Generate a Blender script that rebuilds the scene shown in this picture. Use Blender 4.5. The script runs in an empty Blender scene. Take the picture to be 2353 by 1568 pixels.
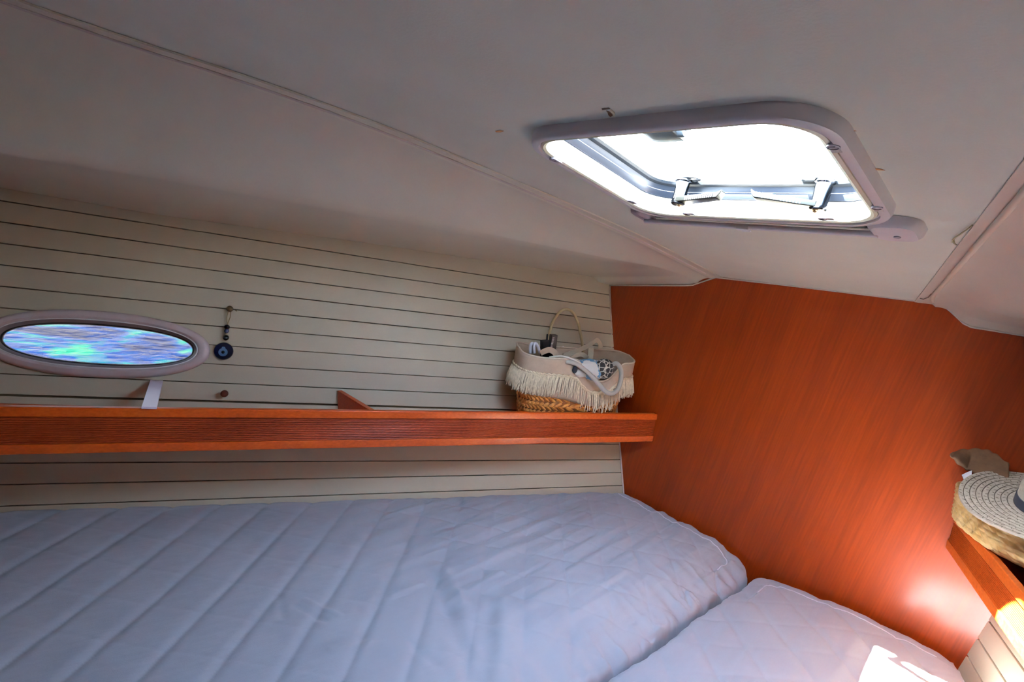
import bpy, bmesh, math, random
import numpy as np
from mathutils import Vector, Matrix, noise
random.seed(7); rng = np.random.default_rng(7)
scene = bpy.context.scene
PI = math.pi
CZ = 1.75                                   # camera height over the cabin sole; all measurements below are relative to it

# ------------------------------------------------------------------ camera
R = np.array([[0.68289772, -0.20204412, 0.70201772],
              [0.71457106, -0.01492173, -0.69940371],
              [0.15178572, 0.97926274, 0.13418487]])
FPX, CX, CY = 1230.0, 1176.5, 784.0
cam_d = bpy.data.cameras.new('camera'); cam = bpy.data.objects.new('camera', cam_d)
scene.collection.objects.link(cam); scene.camera = cam
cam_d.sensor_width = 36.0; cam_d.lens = FPX / 2353.0 * 36.0
cam_d.clip_start = 0.02; cam_d.clip_end = 400
M4 = Matrix([[*R[0], 0], [*R[1], 0], [*R[2], CZ], [0, 0, 0, 1]])
cam.matrix_world = M4

# ------------------------------------------------------------------ sky, sun, exposure
scene.view_settings.view_transform = 'Standard'; scene.view_settings.look = 'None'
scene.view_settings.gamma = 1.0; scene.view_settings.use_curve_mapping = False
scene.view_settings.exposure = 0.33
W = bpy.data.worlds.new('sky'); scene.world = W; W.use_nodes = True
nt = W.node_tree; nt.nodes.clear()
out = nt.nodes.new('ShaderNodeOutputWorld'); bg = nt.nodes.new('ShaderNodeBackground')
sky = nt.nodes.new('ShaderNodeTexSky'); sky.sky_type = 'NISHITA'; sky.sun_disc = False
sky.sun_elevation = math.radians(51.9); sky.sun_rotation = math.radians(215.9); sky.dust_density = .2; sky.air_density = 1.0
wb = nt.nodes.new('ShaderNodeVectorMath'); wb.operation = 'MULTIPLY'; wb.inputs[1].default_value = (1.42, 1.05, .78)     # camera white balance
nt.links.new(sky.outputs['Color'], wb.inputs[0]); nt.links.new(wb.outputs[0], bg.inputs['Color']); bg.inputs['Strength'].default_value = 16.0
nt.links.new(bg.outputs['Background'], out.inputs['Surface'])
SUN_D = Vector((.460, .635, -1.0)).normalized()
sd = bpy.data.lights.new('sun', 'SUN'); sun = bpy.data.objects.new('sun', sd); scene.collection.objects.link(sun)
sd.energy = 420.0; sd.color = (1.0, .94, .85); sd.angle = math.radians(.6)
sun.rotation_euler = SUN_D.to_track_quat('-Z', 'Y').to_euler()

# ------------------------------------------------------------------ measuring helpers (pixel -> ray -> surface that stands at its own place)
def ray(px, py):
    d = np.array([px - CX, -(py - CY), -FPX]); d /= np.linalg.norm(d); return R @ d
def atY(px, py, y): r = ray(px, py); return r * (y / r[1])
def atZ(px, py, z): r = ray(px, py); return r * (z / r[2])
def onpl(px, py, p0, n): r = ray(px, py); return r * (np.dot(p0, n) / np.dot(r, n))
# ceiling frame: x across, v fore-aft in the plane, h up
E2 = np.array([0, .9922, -.1244]); NC = np.array([0, .1244, .9922]); PC = np.array([0, 2.0, .0865])
def hp(x, v, h=0.): return np.array([x, PC[1], PC[2]]) + E2 * v + NC * h
def cuv(px, py, h=0.):
    P = onpl(px, py, PC + NC * h, NC); return P[0], float((P - PC - NC * h) @ E2)
def cz(y): return PC[2] - (y - 2.0) * (.1244 / .9922)      # z of the ceiling plane at y
# left hull lining frame: s aft along the wall, u up, o inboard
WP0 = np.array([-1.44474, 2.0, -.0093])
WA = np.array([-.38, -1, 0]); WA /= np.linalg.norm(WA)
_P1 = atY(1433, 1145, 2.0); WP0 = atY(1401, 655, 2.0)
WN = np.cross(_P1 - WP0, -WA); WN /= np.linalg.norm(WN)
if WN[0] < 0: WN = -WN
WU = np.cross(WN, WA)
if WU[2] < 0: WU = -WU
def wp(s, u, o=0.): return WP0 + WA * s + WU * u + WN * o
def wsu(px, py, o=0.):
    P = onpl(px, py, WP0 + WN * o, WN); return float((P - WP0) @ WA), float((P - WP0) @ WU)
# right hull lining, mirrored
RP0 = atY(2222, 1505, 2.0); _P2 = atY(2275, 1420, 2.0)
RA = np.array([.38, -1, 0]); RA /= np.linalg.norm(RA)
RU0 = _P2 - RP0
RN = np.cross(RU0, RA); RN /= np.linalg.norm(RN)
if RN[0] > 0: RN = -RN
RU = np.cross(RN, RA)
if RU[2] < 0: RU = -RU
def rp(s, u, o=0.): return RP0 + RA * s + RU * u + RN * o
def lwx(y, z): return WP0[0] - (WN[1] * (y - WP0[1]) + WN[2] * (z - WP0[2])) / WN[0]
def rwx(y, z): return RP0[0] - (RN[1] * (y - RP0[1]) + RN[2] * (z - RP0[2])) / RN[0]

# ------------------------------------------------------------------ materials
def S(r, g, b):
    f = lambda c: (c / 255 / 12.92) if c / 255 <= .04045 else ((c / 255 + .055) / 1.055) ** 2.4
    return (f(r), f(g), f(b), 1)
MATS = {}
def mat(name, col, rough=.5, metal=0., col2=None, nscale=8, stretch=(1, 1, 1), bump=0., bscale=60, bstretch=None, coat=0., spec=.5, detail=4, rot=(0, 0, 0), p0=.35, p1=.65, sheen=0., emit=None):
    if name in MATS: return MATS[name]
    m = bpy.data.materials.new(name); m.use_nodes = True; t = m.node_tree
    b = t.nodes['Principled BSDF']
    b.inputs['Base Color'].default_value = col; b.inputs['Roughness'].default_value = rough; b.inputs['Metallic'].default_value = metal
    b.inputs['Specular IOR Level'].default_value = spec; b.inputs['Coat Weight'].default_value = coat; b.inputs['Coat Roughness'].default_value = .12
    b.inputs['Sheen Weight'].default_value = sheen
    co = t.nodes.new('ShaderNodeTexCoord')
    if col2:
        mp = t.nodes.new('ShaderNodeMapping'); mp.inputs['Scale'].default_value = stretch; mp.inputs['Rotation'].default_value = rot
        n = t.nodes.new('ShaderNodeTexNoise'); n.inputs['Scale'].default_value = nscale; n.inputs['Detail'].default_value = detail
        r = t.nodes.new('ShaderNodeValToRGB'); r.color_ramp.elements[0].color = col; r.color_ramp.elements[1].color = col2
        r.color_ramp.elements[0].position = p0; r.color_ramp.elements[1].position = p1
        t.links.new(co.outputs['Object'], mp.inputs['Vector']); t.links.new(mp.outputs['Vector'], n.inputs['Vector'])
        t.links.new(n.outputs['Fac'], r.inputs['Fac']); t.links.new(r.outputs['Color'], b.inputs['Base Color'])
    if bump:
        mp2 = t.nodes.new('ShaderNodeMapping'); mp2.inputs['Scale'].default_value = bstretch or (1, 1, 1)
        n2 = t.nodes.new('ShaderNodeTexNoise'); n2.inputs['Scale'].default_value = bscale; n2.inputs['Detail'].default_value = 3
        bp = t.nodes.new('ShaderNodeBump'); bp.inputs['Strength'].default_value = bump; bp.inputs['Distance'].default_value = .002
        t.links.new(co.outputs['Object'], mp2.inputs['Vector']); t.links.new(mp2.outputs['Vector'], n2.inputs['Vector'])
        t.links.new(n2.outputs['Fac'], bp.inputs['Height']); t.links.new(bp.outputs['Normal'], b.inputs['Normal'])
    MATS[name] = m; return m

def woodmat(name, a, b_, c, rough, coat, axis, rot=(0, 0, 0), fine=1.0):
    """varnished mahogany: broad figure plus fine pores stretched along one axis, faint nicks"""
    m = bpy.data.materials.new(name); m.use_nodes = True; t = m.node_tree; b = t.nodes['Principled BSDF']
    co = t.nodes.new('ShaderNodeTexCoord')
    st = [1, 1, 1]; st[axis] = .06
    rt = t.nodes.new('ShaderNodeMapping'); rt.inputs['Rotation'].default_value = rot
    t.links.new(co.outputs['Object'], rt.inputs['Vector'])
    def nz_(scale, stretch, det):
        mp = t.nodes.new('ShaderNodeMapping'); mp.inputs['Scale'].default_value = stretch
        n = t.nodes.new('ShaderNodeTexNoise'); n.inputs['Scale'].default_value = scale; n.inputs['Detail'].default_value = det
        t.links.new(rt.outputs['Vector'], mp.inputs['Vector']); t.links.new(mp.outputs['Vector'], n.inputs['Vector']); return n
    n1 = nz_(14 * fine, st, 5); st2 = list(st); st2[axis] = .035; n2 = nz_(160 * fine, st2, 3)
    n3 = nz_(3, (1, 1, 1), 2)
    r1 = t.nodes.new('ShaderNodeValToRGB')
    e = r1.color_ramp.elements; e[0].position = .3; e[0].color = a; e[1].position = .7; e[1].color = c
    e2_ = e.new(.5); e2_.color = b_
    mix = t.nodes.new('ShaderNodeMath'); mix.operation = 'MULTIPLY_ADD'; mix.inputs[1].default_value = .45; 
    t.links.new(n2.outputs['Fac'], mix.inputs[0])
    sub = t.nodes.new('ShaderNodeMath'); sub.operation = 'MULTIPLY_ADD'; sub.inputs[1].default_value = .45; sub.inputs[2].default_value = .05
    t.links.new(n1.outputs['Fac'], sub.inputs[0]); t.links.new(sub.outputs[0], mix.inputs[2])
    t.links.new(mix.outputs[0], r1.inputs['Fac'])
    t.links.new(r1.outputs['Color'], b.inputs['Base Color'])
    rr = t.nodes.new('ShaderNodeMapRange'); rr.inputs['To Min'].default_value = rough - .06; rr.inputs['To Max'].default_value = rough + .08
    t.links.new(n3.outputs['Fac'], rr.inputs['Value']); t.links.new(rr.outputs[0], b.inputs['Roughness'])
    b.inputs['Coat Weight'].default_value = coat; b.inputs['Coat Roughness'].default_value = .2; b.inputs['Specular IOR Level'].default_value = .25
    bp = t.nodes.new('ShaderNodeBump'); bp.inputs['Strength'].default_value = .12; bp.inputs['Distance'].default_value = .001
    t.links.new(n2.outputs['Fac'], bp.inputs['Height']); t.links.new(bp.outputs['Normal'], b.inputs['Normal'])
    MATS[name] = m; return m

M_ceil = mat('ceiling_vinyl', S(236, 238, 224), .55, col2=S(230, 232, 218), nscale=5, bump=.15, bscale=220)
M_mould = mat('moulded_headliner', S(246, 242, 224), .33, col2=S(240, 236, 218), nscale=4, bump=.08, bscale=180, coat=.45)
M_plank = mat('painted_batten', S(196, 186, 164), .5, col2=S(188, 178, 157), nscale=6, stretch=(.4, .4, 1), bump=.1, bscale=160)
M_groove = mat('batten_joint', S(112, 98, 76), .9)
M_wood = woodmat('bulkhead_veneer', S(112, 38, 0), S(132, 46, 0), S(150, 56, 1), .42, .28, 2, rot=(0, math.radians(-9), 0))
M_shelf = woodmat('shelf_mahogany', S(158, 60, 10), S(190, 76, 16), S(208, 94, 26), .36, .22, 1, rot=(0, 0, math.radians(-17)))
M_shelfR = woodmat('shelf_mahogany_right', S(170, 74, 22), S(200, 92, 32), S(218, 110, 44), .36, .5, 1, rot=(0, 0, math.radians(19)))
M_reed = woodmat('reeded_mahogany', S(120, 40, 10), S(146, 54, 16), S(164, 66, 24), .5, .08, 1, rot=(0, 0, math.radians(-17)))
M_dkwood = woodmat('dark_interior_wood', S(66, 30, 12), S(84, 40, 18), S(100, 50, 24), .5, .1, 0)
M_white = mat('white_plastic', S(240, 236, 238), .36, col2=S(232, 228, 230), nscale=9)
M_cream = mat('yellowed_white_plastic', S(238, 234, 214), .4, col2=S(228, 220, 190), nscale=14)
M_tunnel = mat('white_gelcoat', S(236, 236, 238), .3)
M_flange = mat('clear_grey_acrylic', S(60, 64, 70), .2)
M_alu = mat('hatch_aluminium', S(52, 58, 68), .35, metal=.3)
M_chrome = mat('chrome', S(66, 70, 76), .16, metal=1.0)
M_gasket = mat('black_rubber', S(14, 22, 30), .6)
M_dark = mat('seal_and_shade_black', S(16, 14, 14), .8)  # own black of the seals, also paints the shade in the blind recess
M_black = mat('black_plastic', S(24, 24, 28), .45)
M_grey = mat('grey_plastic', S(150, 140, 148), .5)
M_rust = mat('rust_stain', S(186, 120, 62), .7, col2=S(206, 160, 110), nscale=60)
M_trim = mat('white_edge_trim', S(225, 215, 208), .4)
M_bead = mat('cream_bead', S(236, 218, 196), .4)
M_ringP = mat('porthole_rim', S(205, 190, 192), .35, col2=S(196, 180, 182), nscale=10)
M_pgask = mat('porthole_gasket', S(120, 108, 112), .5)

def fabric(name, base, base2):
    m = mat(name, base, .75, col2=base2, nscale=3.5, bump=0, sheen=.25)
    t = m.node_tree; b = t.nodes['Principled BSDF']; co = t.nodes['Texture Coordinate']
    n = t.nodes.new('ShaderNodeTexNoise'); n.inputs['Scale'].default_value = 450; n.inputs['Detail'].default_value = 2
    n2 = t.nodes.new('ShaderNodeTexNoise'); n2.inputs['Scale'].default_value = 26; n2.inputs['Detail'].default_value = 5
    mp = t.nodes.new('ShaderNodeMapping'); mp.inputs['Scale'].default_value = (2.2, .5, 1)
    t.links.new(co.outputs['Object'], n.inputs['Vector']); t.links.new(co.outputs['Object'], mp.inputs['Vector']); t.links.new(mp.outputs['Vector'], n2.inputs['Vector'])
    b1 = t.nodes.new('ShaderNodeBump'); b1.inputs['Strength'].default_value = .15; b1.inputs['Distance'].default_value = .0008
    b2 = t.nodes.new('ShaderNodeBump'); b2.inputs['Strength'].default_value = .35; b2.inputs['Distance'].default_value = .004
    t.links.new(n.outputs['Fac'], b1.inputs['Height']); t.links.new(n2.outputs['Fac'], b2.inputs['Height'])
    t.links.new(b2.outputs['Normal'], b1.inputs['Normal']); t.links.new(b1.outputs['Normal'], b.inputs['Normal'])
    return m
M_sheet = fabric('quilted_sheet', S(165, 169, 181), S(157, 162, 175))
M_canvas = mat('natural_canvas', S(194, 170, 148), .85, col2=S(180, 158, 136), nscale=20, bump=.4, bscale=500)
M_fringe = mat('cotton_fringe', S(236, 216, 184), .85, col2=S(214, 194, 162), nscale=120)
M_plait = mat('seagrass_plait', S(186, 112, 44), .55, col2=S(232, 158, 78), nscale=45, bump=.3, bscale=300)
M_plait_dk = mat('basket_lining', S(120, 74, 36), .85)
M_palm = mat('palm_weave', S(196, 156, 92), .5, col2=S(226, 194, 136), nscale=28, bump=.3, bscale=240)
M_rope = mat('cotton_rope', S(176, 170, 160), .85, bump=.6, bscale=260)
M_cord = mat('leather_cord', S(150, 130, 96), .7, bump=.3, bscale=300)
M_straw = mat('straw_braid', S(206, 196, 178), .7, col2=S(186, 174, 154), nscale=90, bump=.3, bscale=300)
M_ribbon = mat('grey_ribbon', S(62, 66, 78), .6)
M_brown = mat('brown_suede', S(120, 86, 58), .8, col2=S(98, 70, 46), nscale=30, bump=.3, bscale=200)
M_strap = mat('beige_webbing', S(186, 172, 150), .85, bump=.3, bscale=400)
M_cable = mat('white_cable', S(218, 214, 222), .4)
M_blue = mat('blue_print_cotton', S(96, 140, 176), .8, col2=S(222, 218, 212), nscale=14, p0=.5, p1=.52)
M_evil = mat('cobalt_glass', S(6, 12, 44), .12)
M_evil2 = mat('pale_blue_glass', S(84, 112, 142), .2)
M_evil3 = mat('dark_pupil_glass', S(8, 12, 24), .15)
M_bead2 = mat('pale_bead', S(170, 150, 120), .5)

def glassmat(name, tint, gl=.08):
    m = bpy.data.materials.new(name); m.use_nodes = True; t = m.node_tree; t.nodes.clear()
    o = t.nodes.new('ShaderNodeOutputMaterial'); tr = t.nodes.new('ShaderNodeBsdfTransparent'); g = t.nodes.new('ShaderNodeBsdfGlossy'); mx = t.nodes.new('ShaderNodeMixShader')
    fr = t.nodes.new('ShaderNodeFresnel'); fr.inputs['IOR'].default_value = 1.45
    tr.inputs['Color'].default_value = tint; g.inputs['Roughness'].default_value = .05
    ge = t.nodes.new('ShaderNodeNewGeometry'); iv = t.nodes.new('ShaderNodeMath'); iv.operation = 'SUBTRACT'; iv.inputs[0].default_value = 1.0
    ml = t.nodes.new('ShaderNodeMath'); ml.operation = 'MULTIPLY'
    t.links.new(ge.outputs['Backfacing'], iv.inputs[1]); t.links.new(fr.outputs[0], ml.inputs[0]); t.links.new(iv.outputs[0], ml.inputs[1])   # reflect at the entry face only
    t.links.new(ml.outputs[0], mx.inputs[0]); t.links.new(tr.outputs[0], mx.inputs[1]); t.links.new(g.outputs[0], mx.inputs[2]); t.links.new(mx.outputs[0], o.inputs['Surface'])
    MATS[name] = m; return m
M_glass = glassmat('hatch_acrylic', (.93, .97, .98, 1))
M_pglass = glassmat('porthole_glass', (.115, .12, .125, 1))      # dark tint added to cut the outside light coming through the port

def watermat():
    m = bpy.data.materials.new('sea_water'); m.use_nodes = True; t = m.node_tree; b = t.nodes['Principled BSDF']
    co = t.nodes.new('ShaderNodeTexCoord'); n = t.nodes.new('ShaderNodeTexNoise'); n.inputs['Scale'].default_value = 1.3; n.inputs['Detail'].default_value = 9; n.inputs['Distortion'].default_value = 1.6
    r = t.nodes.new('ShaderNodeValToRGB'); e = r.color_ramp.elements
    e[0].position = .36; e[0].color = S(0, 22, 84); e[1].position = .64; e[1].color = S(24, 170, 130); e.new(.5).color = S(0, 70, 150)
    t.links.new(co.outputs['Object'], n.inputs['Vector']); t.links.new(n.outputs['Fac'], r.inputs['Fac']); t.links.new(r.outputs['Color'], b.inputs['Base Color'])
    b.inputs['Roughness'].default_value = .2; b.inputs['Specular IOR Level'].default_value = .06
    n2 = t.nodes.new('ShaderNodeTexNoise'); n2.inputs['Scale'].default_value = 7; n2.inputs['Detail'].default_value = 6
    bp = t.nodes.new('ShaderNodeBump'); bp.inputs['Strength'].default_value = .9; bp.inputs['Distance'].default_value = .06
    t.links.new(co.outputs['Object'], n2.inputs['Vector']); t.links.new(n2.outputs['Fac'], bp.inputs['Height']); t.links.new(bp.outputs['Normal'], b.inputs['Normal'])
    MATS['sea_water'] = m; return m
M_water = watermat()

# ------------------------------------------------------------------ mesh builder (coordinates relative to the camera; build() lifts them to the world)
class MB:
    def __init__(s): s.v = []; s.f = []
    def add(s, vs, fs):
        o = len(s.v); s.v.extend([tuple(float(c) for c in p) for p in vs]); s.f.extend([tuple(i + o for i in f) for f in fs])
    def hexa(s, p):      # 8 corners: bottom 4 then top 4
        s.add(p, [(0, 3, 2, 1), (4, 5, 6, 7), (0, 1, 5, 4), (1, 2, 6, 5), (2, 3, 7, 6), (3, 0, 4, 7)])
    def box(s, a, b):
        x0, y0, z0 = a; x1, y1, z1 = b
        s.hexa([(x0, y0, z0), (x1, y0, z0), (x1, y1, z0), (x0, y1, z0), (x0, y0, z1), (x1, y0, z1), (x1, y1, z1), (x0, y1, z1)])
    def obox(s, c, ax, ay, az):   # centre and three half vectors
        c, ax, ay, az = map(np.array, (c, ax, ay, az))
        s.hexa([c - ax - ay - az, c + ax - ay - az, c + ax + ay - az, c - ax + ay - az, c - ax - ay + az, c + ax - ay + az, c + ax + ay + az, c - ax + ay + az])
    def prism(s, poly, d):        # planar polygon (3D) extruded by d
        n = len(poly); d = np.array(d); P = [np.array(p) for p in poly]
        s.add(P + [p + d for p in P], [tuple(range(n - 1, -1, -1)), tuple(range(n, 2 * n))] + [(i, (i + 1) % n, n + (i + 1) % n, n + i) for i in range(n)])
    def loft(s, loops, closed=True, cap0=False, cap1=False):
        o = len(s.v); n = len(loops[0]); vs = [p for l in loops for p in l]; fs = []
        for k in range(len(loops) - 1):
            for i in range(n if closed else n - 1):
                j = (i + 1) % n; fs.append((k * n + i, k * n + j, (k + 1) * n + j, (k + 1) * n + i))
        if cap0: fs.append(tuple(range(n - 1, -1, -1)))
        if cap1: fs.append(tuple((len(loops) - 1) * n + i for i in range(n)))
        s.add(vs, fs)
    def tube(s, path, r, n=10, caps=True, flat=None):
        P = [np.array(p, float) for p in path]; loops = []; ref = None
        for i, p in enumerate(P):
            t = P[min(i + 1, len(P) - 1)] - P[max(i - 1, 0)]; t /= (np.linalg.norm(t) + 1e-12)
            if ref is None:
                ref = np.array([0, 0, 1.]) if abs(t[2]) < .9 else np.array([1., 0, 0])
                if flat is not None: ref = np.array(flat[0], float)
            a = ref - t * (ref @ t); a /= (np.linalg.norm(a) + 1e-12); b = np.cross(t, a); ref = a if flat is None else ref
            rr = r[i] if hasattr(r, '__len__') else r
            rx, ry = (rr, rr) if flat is None else (flat[1], flat[2])
            loops.append([p + a * rx * math.cos(2 * PI * k / n) + b * ry * math.sin(2 * PI * k / n) for k in range(n)])
        s.loft(loops, True, caps, caps)
    def ball(s, c, r, n=12, m=8, sc=(1, 1, 1)):
        c = np.array(c); loops = [[c + np.array([r * sc[0] * math.sin(PI * (j + .001 if j == 0 else (j - .001 if j == m else j)) / m) * math.cos(2 * PI * i / n), r * sc[1] * math.sin(PI * j / m) * math.sin(2 * PI * i / n), r * sc[2] * math.cos(PI * j / m)]) for i in range(n)] for j in range(m + 1)]
        s.loft(loops)
    def build(s, name, m, parent=None, smooth=False, bevel=0., kind=None, solid=0., recalc=True, seg=2):
        me = bpy.data.meshes.new(name); off = ORG.get(parent.as_pointer(), (0, 0, 0)) if parent else (0, 0, 0)
        me.from_pydata([(x - off[0], y - off[1], z + CZ - off[2]) for x, y, z in s.v], [], s.f); 
        if recalc:
            bm = bmesh.new(); bm.from_mesh(me); bmesh.ops.remove_doubles(bm, verts=bm.verts, dist=1e-6); bmesh.ops.recalc_face_normals(bm, faces=bm.faces); bm.to_mesh(me); bm.free()
        me.materials.append(m)
        if smooth: me.polygons.foreach_set('use_smooth', [True] * len(me.polygons))
        o = bpy.data.objects.new(name, me); scene.collection.objects.link(o)
        if solid: md = o.modifiers.new('solid', 'SOLIDIFY'); md.thickness = solid; md.offset = 0
        if bevel:
            md = o.modifiers.new('bevel', 'BEVEL'); md.width = bevel; md.segments = seg; md.limit_method = 'ANGLE'; md.angle_limit = .6
            me.polygons.foreach_set('use_smooth', [True] * len(me.polygons)); wn_ = o.modifiers.new('wn', 'WEIGHTED_NORMAL'); wn_.keep_sharp = False
        elif smooth == 'auto':
            md = o.modifiers.new('es', 'EDGE_SPLIT'); md.split_angle = math.radians(38)
        if parent: o.parent = parent; ORG[o.as_pointer()] = off
        if kind: o['kind'] = kind
        return o
ORG = {}
def empty(name, loc):
    o = bpy.data.objects.new(name, None); scene.collection.objects.link(o); o.empty_display_size = .05
    o.location = (loc[0], loc[1], loc[2] + CZ); ORG[o.as_pointer()] = tuple(o.location); return o
def adopt(child, parent):          # keeps the child where it stands
    child.parent = parent; a, c = ORG[child.as_pointer()], ORG[parent.as_pointer()]; child.location = (a[0] - c[0], a[1] - c[1], a[2] - c[2])
def tag(o, label=None, cat=None, group=None, kind=None):
    if label: o['label'] = label
    if cat: o['category'] = cat
    if group: o['group'] = group
    if kind: o['kind'] = kind
    return o
def crom(pts, n=8, closed=False):
    P = [np.array(p, float) for p in pts]; N = len(P); out_ = []
    rngi = range(N if closed else N - 1)
    for i in rngi:
        g = lambda k: P[k % N] if closed else P[min(max(k, 0), N - 1)]
        a, b, c, d = g(i - 1), g(i), g(i + 1), g(i + 2)
        for j in range(n):
            t = j / n; out_.append(.5 * ((2 * b) + (c - a) * t + (2 * a - 5 * b + 4 * c - d) * t * t + (3 * b - a - 3 * c + d) * t ** 3))
    if not closed: out_.append(P[-1])
    return out_
def flat_with_hole(name, outer, hole, d, m, parent=None):
    """planar outline with one hole, given thickness by the vector d"""
    bm = bmesh.new(); off = ORG.get(parent.as_pointer(), (0, 0, 0)) if parent else (0, 0, 0)
    def ring(pts):
        vs = [bm.verts.new((p[0] - off[0], p[1] - off[1], p[2] + CZ - off[2])) for p in pts]
        return [bm.edges.new((vs[i], vs[(i + 1) % len(vs)])) for i in range(len(vs))]
    es = ring(outer) + ring(hole)
    bmesh.ops.triangle_fill(bm, use_beauty=True, use_dissolve=False, edges=es)
    geo = bmesh.ops.extrude_face_region(bm, geom=list(bm.faces))
    bmesh.ops.translate(bm, vec=Vector(d), verts=[v for v in geo['geom'] if isinstance(v, bmesh.types.BMVert)])
    bmesh.ops.recalc_face_normals(bm, faces=bm.faces)
    me = bpy.data.meshes.new(name); bm.to_mesh(me); bm.free(); me.materials.append(m)
    o = bpy.data.objects.new(name, me); scene.collection.objects.link(o)
    if parent: o.parent = parent
    return o

YA = -.85      # aft end of the cabin
# ================================================================== SETTING
b = MB(); b.box((-2.7, YA, -1.79), (1.7, 2.05, -1.75)); tag(b.build('floor', M_dkwood), kind='structure')
# forward bulkhead: varnished veneer
b = MB(); b.box((-2.0, 2.0, -1.75), (.75, 2.03, .13)); tag(b.build('wall_front', M_wood), 'glossy reddish mahogany veneer bulkhead at the head of the berth', kind='structure')
b = MB(); b.box((-2.9, YA - .04, -1.75), (1.9, YA, .52)); wa = tag(b.build('wall_back', M_dkwood), kind='structure')
d_ = MB(); d_.box((-.75, YA, -1.75), (-.1, YA + .012, .1)); dr = tag(d_.build('door_1', M_dkwood, bevel=.004), kind='structure')
k = MB(); k.tube([(-.16, YA + .012, -.75), (-.16, YA + .05, -.75)], .012); k.tube([(-.16, YA + .045, -.75), (-.27, YA + .045, -.75)], .008); k.build('door_handle', M_chrome, dr, smooth='auto')

# left hull lining: backing with the port cut out, battens one by one
s_end = (2.0 - YA) / (-WA[1]) + .05
PCs, PCu = 1.83, -.424                      # centre of the porthole on the wall
def ell(a, b_, n=96, p=2.25, cs=PCs, cu=PCu):
    o_ = []
    for i in range(n):
        t = 2 * PI * i / n; c, s_ = math.cos(t), math.sin(t)
        o_.append((cs + a * math.copysign(abs(c) ** (2 / p), c), cu + b_ * math.copysign(abs(s_) ** (2 / p), s_)))
    return o_
hullL = empty('wall_left', wp(1.0, -.9)); tag(hullL, 'cream batten lining on the hull side, left of the berth', kind='structure')
ol = [(-.30, .45), (s_end, .45), (s_end, -1.95), (-.30, -1.95)]
flat_with_hole('backing', [wp(s, u, -.012) for s, u in ol], [wp(s, u, -.012) for s, u in ell(.262, .078)], -WN * .03, M_groove, hullL)
PITCH_R = .0589
# joint heights measured fore (s=0) and aft (s=2.1)
def joint(i, s):
    uf = -.0461 - .0588 * i; ua = -.0264 - .0625 * i if i <= 12 else -.7768 - .0594 * (i - 12)
    if i > 12: uf = -.7755 - .0558 * (i - 12)
    if 9 < i <= 12: uf = -.5753 - (i - 9) * .0667; ua = -.5889 - (i - 9) * .0626
    return uf + (ua - uf) * s / 2.1
def plank(s0, s1, i, par, pf, gap=.0013, th=.011):
    top, bot = i - 1, i
    g = .005 if i in (9,) else gap
    def quad(sa, sb, ta, tb, ba, bb):
        mb_.hexa([pf(sa, ba, -th), pf(sb, bb, -th), pf(sb, tb, -th), pf(sa, ta, -th), pf(sa, ba, 0), pf(sb, bb, 0), pf(sb, tb, 0), pf(sa, ta, 0)])
    mb_ = MB(); T = lambda s: joint(top, s) - gap; B = lambda s: joint(bot, s) + g
    if top < 0: T = lambda s: .12
    A_, B_ = .262, .078
    if pf is wp and B(PCs) < PCu + B_ and T(PCs) > PCu - B_:
        N = 40; e0, e1_ = PCs - A_, PCs + A_
        quad(s0, e0, T(s0), T(e0), B(s0), B(e0)); quad(e1_, s1, T(e1_), T(s1), B(e1_), B(s1))
        def H(s):
            q = max(0, 1 - abs((s - PCs) / A_) ** 2.25) ** (1 / 2.25); return B_ * q
        up_, lo_ = [], []
        for j in range(N):
            sa, sb = e0 + (e1_ - e0) * j / N, e0 + (e1_ - e0) * (j + 1) / N
            for (t0, t1, b0, b1) in ((T(sa), T(sb), max(B(sa), PCu + H(sa)), max(B(sb), PCu + H(sb))), (min(T(sa), PCu - H(sa)), min(T(sb), PCu - H(sb)), B(sa), B(sb))):
                if t0 - b0 > .0005 and t1 - b1 > .0005: quad(sa, sb, t0, t1, b0, b1)
        return mb_.build('plank', M_plank, par)
    quad(s0, s1, T(s0), T(s1), B(s0), B(s1))
    return mb_.build('plank', M_plank, par, bevel=.0012, seg=1)
for i in range(0, 24): plank(-.17, s_end, i, hullL, wp)
# small white button on the lining above the basket, corner bead
s_, u_ = wsu(1293, 800); b = MB()
b.tube([wp(s_, u_, 0), wp(s_, u_, .004), wp(s_, u_, .006)], [.008, .008, .004], 14); tag(b.build('screw_cap', M_white, smooth='auto'), 'small white round screw cap on the battens just above the basket', 'screw cap')
b = MB(); b.tube([atY(1401.5, 655, 1.996), atY(1405.5, 800, 1.996), atY(1419, 960, 1.996), atY(1434, 1145, 1.996), atY(1452, 1400, 1.996)], .0035, 8); tag(b.build('trim_1', M_trim, smooth=True), kind='structure')

# right hull lining
hullR = empty('wall_right', rp(1.0, -.2)); tag(hullR, 'pale batten lining on the hull side under the right shelf', kind='structure')
b = MB(); b.hexa([rp(-.4, -1.1, -.042), rp(3.2, -1.1, -.042), rp(3.2, 1.4, -.042), rp(-.4, 1.4, -.042), rp(-.4, -1.1, -.012), rp(3.2, -1.1, -.012), rp(3.2, 1.4, -.012), rp(-.4, 1.4, -.012)]); b.build('backing', M_groove, hullR)
for i in range(-8, 18):
    u0 = .0595 + .062 * i - .0; b = MB(); 
    b.hexa([rp(-.12, u0 + .0022, -.011), rp(3.2, u0 + .0022, -.011), rp(3.2, u0 + .0598, -.011), rp(-.12, u0 + .0598, -.011), rp(-.12, u0 + .0022), rp(3.2, u0 + .0022), rp(3.2, u0 + .0598), rp(-.12, u0 + .0598)])
    b.build('plank', M_plank, hullR, bevel=.0012, seg=1)

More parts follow.
